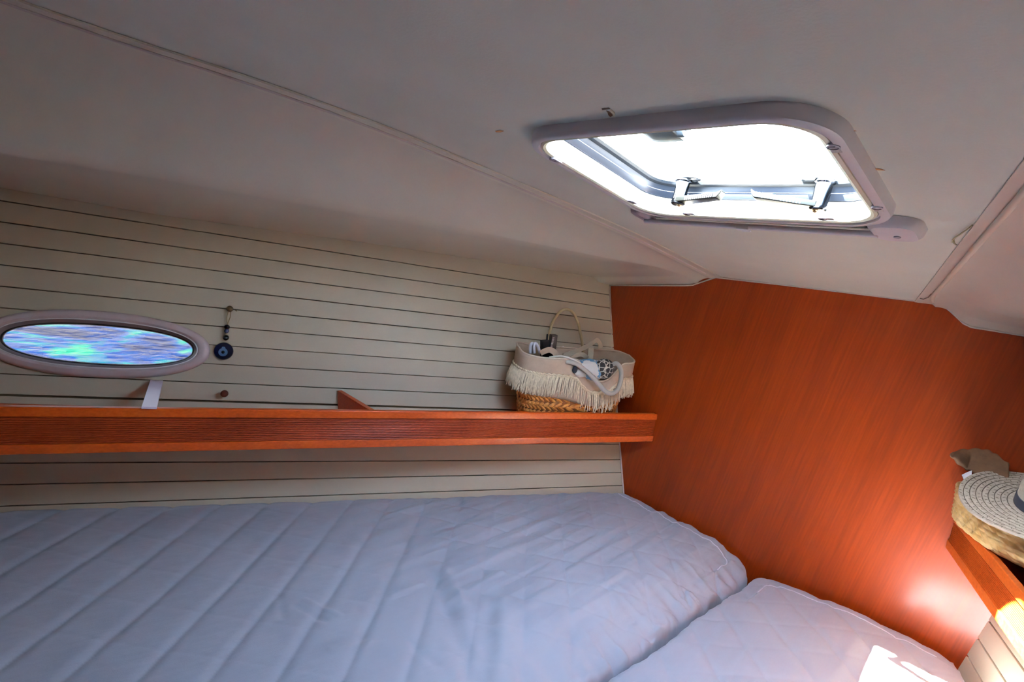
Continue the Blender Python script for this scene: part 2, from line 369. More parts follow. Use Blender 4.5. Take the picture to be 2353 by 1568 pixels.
# ---- hatch outlines in the ceiling frame
def rrect(x0, x1, v0, v1, r, n=12):
    o_ = []
    for cx_, cv_, a0 in ((x1 - r, v1 - r, 0), (x0 + r, v1 - r, 90), (x0 + r, v0 + r, 180), (x1 - r, v0 + r, 270)):
        for k in range(n + 1):
            a = math.radians(a0 + 90 * k / n); o_.append((cx_ + r * math.cos(a), cv_ + r * math.sin(a)))
    return o_
HO = (-.770, -.236, -1.324, -.843, .088); HI = (-.737, -.268, -1.300, -.876, .066)
def hloop(f, h):
    q = [a + (c - a) * f for a, c in zip(HO, HI)]; q[4] = max(.012, q[4]); return [hp(x, v, h) for x, v in rrect(*q)]
# seams
SL = [(-1.80, -.95), (-1.72, -.70), (-1.54, -.32), (-1.385, .03), (-1.30, .20), (-1.225, .32), (-1.15, .47), (-1.09, .64), (-1.035, .904), (-.994, 1.111), (-.958, 1.35), (-.942, 1.55), (-.936, 2.03)]
SL = crom([(x, y, 0) for x, y in SL], 6)
def sl(y): ys = [p[1] for p in SL]; return float(np.interp(y, ys, [p[0] for p in SL]))
def sr(y): return float(np.interp(y, [-.95, .912, 2.0], [.35, -.077, -.326]))
def br_(y): return float(np.interp(y, [-.95, 1.0, 1.847, 2.03], [.385, -.077, -.267, -.284]))
YS = [YA - .02 + (2.02 - YA + .02) * k / 60 for k in range(61)]
outl = [np.array([sl(y) - .02, y, cz(y)]) for y in YS] + [np.array([sr(y) + .01, y, cz(y)]) for y in reversed(YS)]
ceiling = flat_with_hole('ceiling', outl, hloop(.55, 0), NC * .02, M_ceil); tag(ceiling, 'flat white central ceiling panel around the open hatch', kind='structure')

# deck above (keeps the sky out everywhere but in the hatch)
dk = flat_with_hole('trim_2', [hp(-2.9, -3.0, .03), hp(1.9, -3.0, .03), hp(1.9, .05, .03), hp(-2.9, .05, .03)], hloop(1.35, .03), NC * .012, M_tunnel); tag(dk, kind='structure')

# ---- left moulded headliner: flange, face, ridge, soffit
WTOP = [(YA - .02, .004)] + [(float(P[1]), float(P[2])) for P in [onpl(px, py, WP0, WN) for px, py in [(0, 432), (360, 494), (850, 560), (1200, 612), (1345, 634), (1364, 638), (1378, 650), (1401, 655)]]] + [(2.03, -.012)]
wy = [a for a, _ in WTOP]; wz = [c for _, c in WTOP]
def bez(a, c, d, n): return [(1 - t) ** 2 * a + 2 * t * (1 - t) * c + t * t * d for t in [k / n for k in range(n + 1)]]
_rq = [onpl(px, py, np.array([-1.58, 0, 0]), np.array([1, -.2635, 0])) for px, py in [(0, 350), (350, 405), (600, 450), (900, 503), (1200, 562), (1400, 600), (1500, 616), (1560, 635), (1590, 654)]]
RDG = ([-.9] + [float(q[1]) for q in _rq] + [2.03], [float(_rq[0][2]) - .004] + [float(q[2]) for q in _rq] + [.030])
loops = []
stat = sorted(set([YA - .02 + (2.02 - YA) * k / 90 for k in range(91)] + [1.80 + .012 * k for k in range(19)] + [1.84 + .004 * k for k in range(10)]))
for y in stat:
    A = np.array([sl(y) + .004, y, cz(y) - .001]); 
    fl = .036 - .002 * min(1, max(0, y)); zc = cz(y)
    rz = float(np.interp(y, *RDG)); rx = -1.58 + .2635 * y
    zw = float(np.interp(y, wy, wz)); xw = lwx(y, zw) - .005
    Fl0 = np.array([sl(y) + .004, y, zc - .005]); Fl1 = np.array([sl(y) - fl * .85, y, zc - .006]); Bd = np.array([sl(y) - fl, y, zc - .010])
    Rg = np.array([rx, y, rz]); Wt = np.array([xw, y, zw])
    bd2 = Bd + np.array([-.012, 0, -.001])
    d = Rg - bd2; L = np.linalg.norm(d); dn = d / L
    nrm = np.array([-dn[2], 0, dn[0]]); nrm = nrm if nrm[2] > 0 else -nrm   # up/outboard side
    mid = bd2 + d * .28 + nrm * min(.055, L * .16)
    r_ = min(.030, L * .3); ds = (Wt - Rg) / np.linalg.norm(Wt - Rg)
    a1 = Rg - dn * r_; a2 = Rg + ds * r_
    prof = [A, Fl0, (Fl0 * .5 + Fl1 * .5), Fl1, Bd] + bez(bd2, mid, a1, 12) + bez(a1, Rg, a2, 6)[1:] + [a2 * .6 + Wt * .4, a2 * .3 + Wt * .7, a2 * .04 + Wt * .96, Wt, Wt + np.array([-.02, 0, .03])]
    loops.append(prof)
b = MB(); b.loft(loops, closed=False); hl = b.build('ceiling_side', M_mould, smooth='auto', recalc=True); tag(hl, 'moulded white headliner with a long ridge above the left battens', kind='structure')
hl.name = 'trim_3'

# ---- right moulded headliner, mirrored
loops = []
for y in stat:
    zc = cz(y); A = np.array([sr(y) - .003, y, zc - .001]); F0 = np.array([sr(y) - .003, y, zc - .004]); F1 = np.array([br_(y) - .004, y, zc - .004])
    rx = -.195 + .2635 * (2 - y); rz = float(np.interp(y, [-.9, 0, 1.80, 1.93, 2.0, 2.03], [.068, .072, .074, .056, .034, .028]))
    zw = float(np.interp(y, [-.9, 1.85, 1.92, 2.0], [.01, .01, .018, .022])); xw = rwx(y, zw) + .004
    Bd = np.array([br_(y) + .004, y, zc - .010]); bd2 = Bd + np.array([.012, 0, 0])
    if bd2[0] > rx - .02: bd2 = np.array([rx - .02, y, zc - .012])
    Rg = np.array([rx, y, rz]); Wt = np.array([xw, y, zw]); d = Rg - bd2; L = np.linalg.norm(d); dn = d / L
    nrm = np.array([-dn[2], 0, dn[0]]); nrm = nrm if nrm[2] > 0 else -nrm
    mid = bd2 + d * .28 + nrm * min(.05, L * .15); r_ = min(.030, L * .3); ds = (Wt - Rg) / np.linalg.norm(Wt - Rg)
    a1 = Rg - dn * r_; a2 = Rg + ds * r_
    loops.append([A, F0, F1, (F1 + Bd) / 2, Bd] + bez(bd2, mid, a1, 12) + bez(a1, Rg, a2, 6)[1:] + [a2 * .5 + Wt * .5, Wt, Wt + np.array([.02, 0, .03])])
b = MB(); b.loft(loops, closed=False); tag(b.build('trim_4', M_mould, smooth='auto'), 'moulded white headliner beside the ceiling seam on the right', kind='structure')
b = MB(); b.tube([np.array([br_(y), y, cz(y) - .008]) for y in YS if y < 1.94], .0056, 8); tag(b.build('trim_5', M_bead, smooth=True), 'cream sealing bead along the right ceiling seam', kind='structure')
# thin white edging where headliner and bulkhead meet
b = MB(); b.tube([np.array([sl(y) - .030, y, cz(y) - .0075]) for y in YS if y < 1.95], .0028, 8); tag(b.build('trim_7', M_trim, smooth=True), kind='structure')
pts = [(1401, 656), (1500, 656.5), (1575, 656.5), (1592, 655.5), (1622, 645), (1645, 638), (1668, 640.5), (1800, 655), (2000, 679), (2105, 692), (2140, 690.5), (2160, 696), (2185, 716), (2215, 744), (2232, 752), (2300, 763), (2400, 779)]
b = MB(); b.tube([atY(x, y, 1.995) for x, y in pts], .0028, 8); tag(b.build('trim_6', M_trim, smooth=True), kind='structure')


# ---- stains and torn spots on the ceiling
def stain(pts, nm='rust_stain', m=M_rust, lift=-.0006, th=.0005):
    q = [hp(*cuv(x, y, lift), lift) for x, y in pts]; b = MB(); b.prism(q, NC * -th); o = b.build(nm, m); o.parent = ceiling; return o
stain([(1138, 301), (1150, 299), (1158, 301), (1150, 304), (1140, 303.5)])
stain([(1936, 296), (1945, 295.5), (1960, 299), (1968, 301), (1955, 301), (1938, 299.5)])
stain([(1994, 386), (2012, 387), (2028, 389.5), (2034, 391.5), (2012, 390.5), (1995, 388.8)])
stain([(1770, 236), (1776, 236), (1775, 238.5), (1770, 238.5)])
stain([(1383, 249.5), (1400, 247.5), (1402, 250), (1384, 252.5)], 'crack', mat('crack_brown', S(84, 62, 44), .8))
stain([(1393, 254), (1400, 256), (1407, 260), (1408, 266), (1402, 268), (1398, 264), (1396, 258)], 'peeled_patch', mat('peel_brown', S(120, 76, 30), .8, col2=S(84, 58, 36), nscale=90))
stain([(1403, 250), (1413, 258), (1414, 263), (1408, 267), (1409, 260), (1402, 254)], 'flaked_edge', M_cream, th=.002)
b = MB(); q = [(2234, 518), (2222, 528), (2204, 540), (2196, 545), (2189, 552), (2188, 557)]
b.tube([hp(*cuv(x, y, -.004), -.004) for x, y in q], .0013, 6); b.tube([hp(*cuv(x, y, -.004), -.004) for x, y in [(2191, 552), (2193, 560), (2198, 563)]], .0013, 6)
o = b.build('torn_seam', mat('old_glue', S(150, 138, 104), .8), smooth=True); o.parent = ceiling
b = MB(); b.tube([hp(*cuv(x, y, -.007), -.007) for x, y in [(2114, 686), (2122, 688), (2133, 684), (2140, 676)]], .0010, 6)
o = b.build('torn_seam', mat('crack_brown', S(84, 62, 44), .8), smooth=True); o.parent = ceiling

# ================================================================== HATCH
hatch = empty('window_1', hp(-.503, -1.08, 0)); tag(hatch, 'bright deck hatch with chrome latches and a moulded white surround in the ceiling', kind='structure')
b = MB(); b.loft([hloop(0, .0005), hloop(.03, -.013), hloop(.12, -.019), hloop(.28, -.0215), hloop(.52, -.0215), hloop(.54, -.0165), hloop(.62, -.0165), hloop(.62, .004)]); b.build('surround', M_white, hatch, smooth='auto')
b = MB(); b.loft([hloop(.62, -.010), hloop(.66, -.0185), hloop(.80, -.0205), hloop(.96, -.0185), hloop(1.0, -.014), hloop(1.02, -.002)]); b.build('inner_bead', M_cream, hatch, smooth='auto')
b = MB(); b.loft([hloop(1.0, -.014), hloop(1.04, .005), hloop(1.06, .017)]); b.build('liner', M_tunnel, hatch, smooth='auto')
b = MB(); b.loft([hloop(1.06, .0145), hloop(1.02, .0185)]); b.build('seal_line', M_dark, hatch)
b = MB(); b.loft([hloop(1.02, .0175), hloop(1.14, .0185), hloop(1.30, .026), hloop(1.42, .037), hloop(1.50, .043), hloop(1.2, .048), hloop(.6, .05)]); b.build('frame', M_alu, hatch, smooth='auto')
b = MB(); b.loft([hloop(1.44, .0405), hloop(1.72, .0435), hloop(1.80, .049), hloop(1.3, .0495), hloop(1.3, .041)]); b.build('gasket', M_gasket, hatch, smooth='auto')
b = MB(); q0 = hloop(.9, .051); q1 = hloop(.9, .059); b.loft([q0, q1], True, True, True); b.build('glass_pane', M_glass, hatch)
def screws():
    for px, py in [(1272, 367), (1450, 463), (1577, 492), (1890, 503), (1915, 338), (2015, 478)]:
        x, v = cuv(px, py, -.0215); b = MB(); c = lambda h: hp(x, v, h)
        b.loft([[hp(x + r * math.cos(t * PI / 7), v + r * math.sin(t * PI / 7), h) for t in range(14)] for r, h in ((.0085, -.016), (.0085, -.0225), (.0065, -.0232), (.0060, -.0205), (.001, -.0203))], True, False, True)
        o = b.build('screw', M_grey, hatch, smooth='auto')
        ang = {1272: (0, 1), 1450: (0, 1), 1577: (1, 0), 1890: (1, 0), 1915: (0, 1), 2015: (0, 1)}[px]
        b = MB(); e = .012; d = np.array([ang[0], 0, 0]) + E2 * ang[1]; w = np.array([1 - ang[0], 0, 0]) * 1.0 + E2 * (1 - ang[1])
        b.obox(hp(x, v, -.0212) + d * .010, d * .009, w * .0065, NC * .0008); b.build('clip', mat('notch_shade_grey', S(190, 184, 184), .5), hatch, bevel=.001)  # raised grey pads stand in for the shade in the clip notches
screws()
# locking handles: flange on the pane, post, finger lever
def handle(px, py, l0, l1, v0, v1, offx):
    x, v = cuv(px, py, .049)
    ring = lambda cx_, cv_, rx, rv, h: [hp(cx_ + rx * math.cos(2 * PI * k / 28), cv_ + rv * math.sin(2 * PI * k / 28), h) for k in range(28)]
    root = empty('latch_handle', hp(x, v, .05))
    b = MB(); b.loft([ring(x + offx, v, .030, .017, .0505), ring(x + offx, v, .030, .017, .048), ring(x + offx, v, .024, .013, .0462)], True, True, True); b.build('flange', M_flange, root, smooth='auto')
    b = MB(); b.loft([ring(x, v, .0185, .0185, .0465), ring(x, v, .0185, .0185, .043), ring(x, v, .0150, .0150, .041), ring(x, v, .0145, .0145, .002), ring(x, v, .0155, .0155, -.001), ring(x, v, .0155, .0155, -.007), ring(x, v, .013, .013, -.009)], True, True, True)
    b.build('post', M_chrome, root, smooth='auto')
    for dx in (-.005, 0, .005):
        g = MB(); g.tube([hp(x + dx, v - .0145 * math.sqrt(max(0, 1 - (dx / .0145) ** 2)), .038), hp(x + dx, v - .0145 * math.sqrt(1 - (dx / .0145) ** 2), .003)], .0007, 6); g.build('flute', M_grey, root)
    b = MB(); P = [(x, -.016, .016), (x + (l1 - x) * .3, -.013, .013), (l1, -.011, .012)]; lo = []
    for k, (X_, a_, c_) in enumerate(P):
        vv = v + (v1 - v) * ((X_ - x) / (l1 - x)); lo.append([hp(X_, vv + a_, .0055), hp(X_, vv + c_, .0055), hp(X_, vv + c_, -.006), hp(X_, vv + a_, -.006)])
    sg = 1 if l1 > x else -1
    vv = v1; lo.append([hp(l1 + sg * .008, vv - .010, .011), hp(l1 + sg * .008, vv + .011, .011), hp(l1 + sg * .008, vv + .011, .006), hp(l1 + sg * .008, vv - .010, .006)])
    b.loft(lo, True, True, True); lv = b.build('lever', mat('satin_alloy', S(58, 60, 58), .3, metal=1.0), root, bevel=.0015)
    for k in range(14):
        f = .25 + .7 * k / 14; X_ = x + (l1 - x) * f; vv = v + (v1 - v) * f; g = MB(); g.obox(hp(X_, vv - .0125, .0), (.0008, 0, 0), E2 * .0012, NC * .0045); g.build('ridge', M_grey, root)
    b = MB(); b.ball(hp(x + sg * .004, v, -.0085), .005); b.build('pivot_screw', mat('brass', S(190, 150, 110), .25, metal=.9), root, smooth=True)
    adopt(root, hatch); return root
handle(1572, 412, 0, -.535, 0, -.955, .010); handle(1897, 414, 0, -.458, 0, -.960, -.012)
x, v = -.334, -.872; b = MB(); b.obox(hp(x, v, .030), (.014, 0, 0), E2 * .003, NC * .012); kp = b.build('latch_keeper', M_chrome, hatch, bevel=.001)
g = MB(); g.tube([hp(x, v - .003, .03), hp(x, v - .008, .03)], .006, 12); g.build('screw', M_alu, kp, smooth='auto')
# black hinge block outside, on the near edge of the lid
b = MB(); P0_, P1_ = cuv(1492, 300, .075), cuv(1580, 300, .075); vn = cuv(1530, 322, .066)[1]
x0_, x1_ = P0_[0], P1_[0]; vv = (P0_[1] + P1_[1]) / 2
hb = empty('hinge_block', hp((x0_ + x1_) / 2, vn - .03, .063)); adopt(hb, hatch); hb['label'] = 'black plastic hinge block outside the hatch glass'
lo = []
for xx, hs, vs in ((x0_, .5, .8), (x0_ + .012, .9, .95), (x0_ + .03, 1, 1), (x1_ - .03, 1, 1), (x1_ - .01, 1, 1)):
    lo.append([hp(xx, vn - .05, .0605), hp(xx, vn * 1 - .05 * (1 - vs), .0605), hp(xx, vn - .006, .0605 + .022 * hs), hp(xx, vn - .02, .0605 + .030 * hs), hp(xx, vn - .05, .0605 + .030 * hs)])
b.loft(lo, True, True, True); b.build('body', M_black, hb, bevel=.002)
b = MB(); b.tube([hp(x1_ - .014, vn - .022, .076), hp(x1_ + .002, vn - .022, .076)], .016, 20); b.build('pivot', mat('hinge_grey', S(52, 60, 68), .4), hb, smooth='auto')
b = MB(); b.tube([hp(x1_ + .001, vn - .022, .076), hp(x1_ + .004, vn - .022, .076)], .006, 14); b.build('pin', M_chrome, hb, smooth='auto')

# ---- roller blind cassette forward of the hatch
hN = -.017
bl = empty('roller_blind', hp(-.54, -.80, 0)); tag(bl, 'white roller blind cassette recessed along the forward edge of the hatch', 'blind')
b = MB(); b.prism([hp(-.795, -.838, -.002), hp(-.245, -.838, -.002), hp(-.245, -.765, -.002), hp(-.795, -.765, -.002)], NC * -.0015); b.build('slot_shade', M_dark, bl)  # flat dark strip painted as the shade inside the cassette recess
xa, va = cuv(1482, 508, hN); xb, vb = cuv(2018, 539, hN)
b = MB(); b.tube([hp(xa, va, hN), hp(xb, vb, hN)], .0062, 14); b.build('pull_rail', mat('rail_reflection_white', S(250, 250, 252), .2), bl, smooth='auto')  # near-white colour stands in for bright reflections on the metal rail
b = MB(); b.tube([hp(xa + .01, va + .016, -.001), hp(xb, vb + .014, -.001)], .0055, 12); b.build('cassette_lip', M_ceil, bl, smooth='auto')
x, v = cuv(1707, 525, -.021); b = MB(); b.obox(hp(x, v, -.021), (.014, 0, 0), E2 * .007, NC * .004); b.obox(hp(x + .006, v + .008, -.024), (.010, 0, 0), E2 * .004, NC * .002); b.build('pull_tab', M_tunnel, bl, bevel=.0015)
def cap(x0, x1, v0, v1, h, nm, m, r):
    b = MB(); b.loft([[hp(a, c, -.0005) for a, c in rrect(x0, x1, v0, v1, r)], [hp(a, c, h * .7) for a, c in rrect(x0 + .003, x1 - .003, v0 + .003, v1 - .003, r * .9)], [hp(a, c, h) for a, c in rrect(x0 + .010, x1 - .010, v0 + .010, v1 - .010, r * .7)]], True, False, True)
    return b.build(nm, m, bl, smooth='auto')
cap(-.296, -.208, -.862, -.752, -.020, 'end_cap', M_white, .036)
cap(-.815, -.770, -.862, -.765, -.014, 'end_cap', M_grey, .02)
x, v = cuv(2062, 545, -.020); b = MB(); b.tube([hp(x, v, -.019), hp(x, v, -.0215)], .006, 14); b.build('screw', M_grey, bl, smooth='auto')

# ================================================================== PORTHOLE
port = empty('window_2', wp(PCs, PCu, 0)); tag(port, 'long oval porthole in a pale rounded rim, sea behind the glass', kind='structure')
def pl(a, b_, o_, p=2.25): return [wp(s, u, o_) for s, u in ell(a, b_, p=p)]
b = MB(); b.loft([pl(.287, .101, 0, 2.15), pl(.287, .101, .006, 2.15), pl(.283, .097, .013, 2.15), pl(.274, .090, .017), pl(.262, .080, .018), pl(.254, .074, .014), pl(.251, .0715, .008)]); b.build('rim', M_ringP, port, smooth='auto')
b = MB(); b.loft([pl(.2535, .0735, .0152), pl(.2515, .0718, .0165), pl(.2495, .070, .0150)]); b.build('rim_edge', M_tunnel, port, smooth=True)
b = MB(); b.loft([pl(.252, .072, .012), pl(.244, .0645, .004), pl(.241, .0615, -.004)]); b.build('inner_gasket', M_pgask, port, smooth='auto')
b = MB(); b.loft([pl(.2412, .0617, -.003), pl(.2380, .0585, -.006), pl(.2375, .058, -.012), pl(.27, .085, -.013), pl(.29, .1, -.045)]); b.build('black_seal', M_dark, port, smooth='auto')
b = MB(); b.loft([pl(.2377, .0582, -.0085), pl(.2357, .0563, -.0085)]); b.build('glass_bevel', M_tunnel, port, smooth=True)
b = MB(); b.loft([pl(.245, .064, -.0125), pl(.245, .064, -.0175)], True, True, True); b.build('glass_pane', M_pglass, port)
# sea outside
b = MB(); N = 90; X = [-2.75 - .05 * (1.075 ** i - 1) / .075 for i in range(N)]; Yg = np.linspace(-30, 30, 2)
b.add([(-3.0, -60, -1.30), (-3.0, 60, -1.30), (-160, 60, -1.30), (-160, -60, -1.30)], [(0, 1, 2, 3)]); sea = b.build('sea', M_water); tag(sea, 'rippled blue-green sea water outside the oval porthole', 'water', kind='stuff')

# ================================================================== SHELVES
def fidx(y): return -1.088 - .30 * (2 - y)
def ffidx(y): return float(-.112 + .347 * (2 - y))
def shelf(name, fx, side, wx, label, mw, y0, y1, zt=-.506, zb=-.626):
    root = empty(name, (fx(1.0), 1.0, zb)); tag(root, label, 'shelf')
    sg = -1 if side == 'L' else 1                                      # outboard direction
    def ext(prof, nm, m, bev=0.):                                      # profile (offset outboard, z) run from y0 to y1
        b = MB(); b.loft([[(fx(y) + sg * o_, y, z) for o_, z in prof] for y in (y0, y1)], True, True, True); return b.build(nm, m, root, bevel=bev)
    H = zt - zb
    ext([(0, zt - .022), (.001, zt - .003), (.003, zt), (.019, zt), (.020, zt - .003), (.020, zt - .024), (0, zt - .024)], 'top_lip', mw, .0015)
    ext([(0, zb + .002), (0, zb + .025), (.020, zb + .027), (.020, zb), (.002, zb)], 'bottom_lip', mw, .0015)
    z0, z1 = zb + .025, zt - .023; n = 13; prof = []
    for k in range(n):
        za, zb_ = z0 + (z1 - z0) * k / n, z0 + (z1 - z0) * (k + 1) / n; m_ = zb_ - za
        prof += [(.0065, za + m_ * .06), (.0042, za + m_ * .2), (.0030, za + m_ * .5), (.0042, za + m_ * .8), (.0065, za + m_ * .94)]
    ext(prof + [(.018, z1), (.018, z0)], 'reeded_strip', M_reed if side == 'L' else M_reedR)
    b = MB(); zf = zb + .030
    b.loft([[(fx(y) + sg * .018, y, zb + .004), (fx(y) + sg * .018, y, zf), (wx(y, zf), y, zf), (wx(y, zf), y, zb + .004)] for y in (y0, y1)], True, True, True); b.build('shelf_board', mw, root)
    return root, zf
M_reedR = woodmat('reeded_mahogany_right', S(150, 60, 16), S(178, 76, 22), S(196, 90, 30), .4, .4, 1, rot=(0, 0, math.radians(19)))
shL, zfL = shelf('hull_shelf', fidx, 'L', lambda y, z: lwx(y, z), 'mahogany shelf with a reeded front along the left hull side', M_shelf, YA, 1.998)
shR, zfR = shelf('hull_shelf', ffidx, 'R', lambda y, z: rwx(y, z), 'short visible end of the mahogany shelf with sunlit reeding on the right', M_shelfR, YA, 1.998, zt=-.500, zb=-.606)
# wedge dividers across the left shelf
def divider(px, py, m, parent, th=.009):
    s_, u_ = wsu(px, py); P = wp(s_, u_); y = P[1]; zt = P[2]
    xw = lwx(y, zt) + .001; xf = fidx(y) - .021
    prof = [(xw, zt), (xw + .022, zt), (xf, -.520), (xf, zfL), (lwx(y, zfL) + .001, zfL)]
    b = MB(); d = np.array([0, th, 0])
    b.prism([np.array([x, y - th, z]) for x, z in prof], 2 * d); return b.build('divider', m, parent, bevel=.002)
divider(780, 897, M_shelf, shL)
A_ = onpl(345, 930, np.array([fidx(0) - .03, 0, 0]), np.array([.958, -.287, 0])); s_, u_ = wsu(360, 876, .006); B_ = wp(s_, u_, .006); ax = (B_ - A_) / 2; A_ = A_ - ax * .25; ax = (B_ - A_) / 2
wv = WA * .017; nv = np.cross(ax, wv); nv = nv / np.linalg.norm(nv) * .003; b = MB(); b.obox((A_ + B_) / 2, ax, wv, nv)
tag(b.build('plastic_strip', mat('lilac_plastic', S(236, 222, 240), .3), bevel=.001), 'short pale lilac plastic strip leaning from shelf to battens under the porthole', 'strip')
# little wooden peg above the shelf
s_, u_ = wsu(517, 905); b = MB(); b.tube([wp(s_, u_, 0), wp(s_ , u_, .012), wp(s_, u_, .018), wp(s_, u_, .026), wp(s_, u_, .031)], [.006, .006, .0115, .0115, .006], 14)
tag(b.build('wooden_peg', mat('dark_peg', S(84, 36, 22), .4), smooth='auto'), 'small dark wooden peg in the battens above the shelf, right of the porthole', 'peg')

# ================================================================== EVIL EYE PENDANT
s_, u_ = wsu(529, 712); pend = empty('eye_charm', wp(s_, u_)); tag(pend, 'dark blue round glass eye charm hanging on a cord right of the porthole', 'charm')
b = MB(); b.tube([wp(s_, u_, 0), wp(s_, u_, .020)], .0075, 12); b.ball(wp(s_, u_, .022), .010); b.build('hook', mat('bronze_hook', S(92, 72, 44), .4, metal=.5), pend, smooth='auto')
b = MB(); b.tube([wp(s_ - .016, u_ + .001, .004), wp(s_ - .02, u_ - .004, .006)], .002, 6); b.tube([wp(s_ + .003, u_ - .004, .016), wp(s_ + .007, u_ - .03, .014), wp(s_ + .003, u_ - .050, .013)], .0012, 6)
b.tube([wp(s_ - .004, u_ - .004, .016), wp(s_ - .003, u_ - .028, .014), wp(s_ + .002, u_ - .050, .013), wp(s_ + .004, u_ - .105, .012)], .0013, 6); b.build('cord', M_cord, pend, smooth=True)
for du, r, m in ((-.060, .0085, M_evil), (-.073, .0075, mat('mid_blue_glass', S(44, 66, 96), .2)), (-.084, .0045, M_bead2), (-.095, .0095, M_evil3)):
    b = MB(); b.ball(wp(s_ + .003, u_ + du, .012), r, 14, 10); b.build('bead', m, pend, smooth=True)
cs, cu = s_ + .006, -.419
def disc(r, o0, o1, du=0, ds=0, n=40, tip=0):
    lo = []
    for rr, o_ in ((r, o0), (r, (o0 + o1) / 2), (r * .93, o1 - .0005), (r * .7, o1), (.0005, o1 + .0003)):
        lo.append([wp(cs + ds + rr * math.sin(2 * PI * k / n), cu + du + rr * math.cos(2 * PI * k / n) * (1 + (tip if math.cos(2 * PI * k / n) > .9 else 0)), o_) for k in range(n)])
    b = MB(); b.loft(lo, True, True, False); return b
disc(.0285, .003, .011).build('glass_disc', M_evil, pend, smooth='auto'); disc(.0135, .0110, .0125, -.004, .001, tip=.35).build('iris', M_evil2, pend, smooth='auto'); disc(.005, .0125, .0135, -.004, .001).build('pupil', M_evil3, pend, smooth='auto')

# ================================================================== MATTRESSES
b = MB(); yy = [YA + .015, 1.995]
b.loft([[(lwx(y, -1.749) + .003, y, -1.749), (lwx(y, -1.075) + .003, y, -1.075), (rwx(y, -1.075) - .003, y, -1.075), (rwx(y, -1.749) - .003, y, -1.749)] for y in yy], True, True, True); tag(b.build('berth_base', M_dkwood), 'wooden berth box carrying the two grey mattress cushions', 'berth')
CR = []   # creases: plan segment, width, depth
def crease(p, q, w, d): CR.append((atZ(*p, -.90)[:2], atZ(*q, -.90)[:2], w, d))
for a in [((990, 1330), (1030, 1420), .020, .008), ((1030, 1420), (1080, 1568), .026, .010), ((1015, 1315), (1060, 1400), .014, -.005), ((1130, 1380), (1110, 1568), .026, .009), ((1150, 1400), (1150, 1568), .026, -.006),
          ((680, 1415), (745, 1450), .009, .0045), ((700, 1402), (775, 1440), .008, -.0035), ((1030, 1400), (1150, 1330), .012, -.004), ((940, 1500), (1000, 1550), .014, .004),
          ((760, 1520), (850, 1500), .012, -.003), ((640, 1390), (650, 1440), .012, .003), ((900, 1390), (970, 1360), .010, -.003)]: crease(*a)
for px, py, qx, qy in [(1640, 1330, 1690, 1345), (1610, 1365, 1660, 1360), (1560, 1400, 1620, 1400), (1500, 1440, 1560, 1425), (1480, 1450, 1500, 1480), (1400, 1490, 1440, 1510), (1655, 1335, 1640, 1300), (1590, 1380, 1575, 1350), (1545, 1405, 1560, 1440)]:
    crease((px, py), (qx, qy), .006, .008)
def smst(x): x = np.clip(x, 0, 1); return x * x * (3 - 2 * x)
def vnoise(X, Y, seed, oct_=3):
    """tileless value noise on arrays"""
    r = np.random.default_rng(seed); T = r.random((256, 256)); out_ = np.zeros_like(X); amp = 1.; tot = 0
    for o_ in range(oct_):
        f = 2. ** o_; x = X * f + 31.7 * o_; y = Y * f + 17.3 * o_; xi = np.floor(x).astype(int); yi = np.floor(y).astype(int); fx = smst(x - xi); fy = smst(y - yi)
        g = lambda i, j: T[i % 256, j % 256]
        out_ += amp * ((g(xi, yi) * (1 - fx) + g(xi + 1, yi) * fx) * (1 - fy) + (g(xi, yi + 1) * (1 - fx) + g(xi + 1, yi + 1) * fx) * fy); tot += amp; amp *= .5
    return out_ / tot * 2 - 1
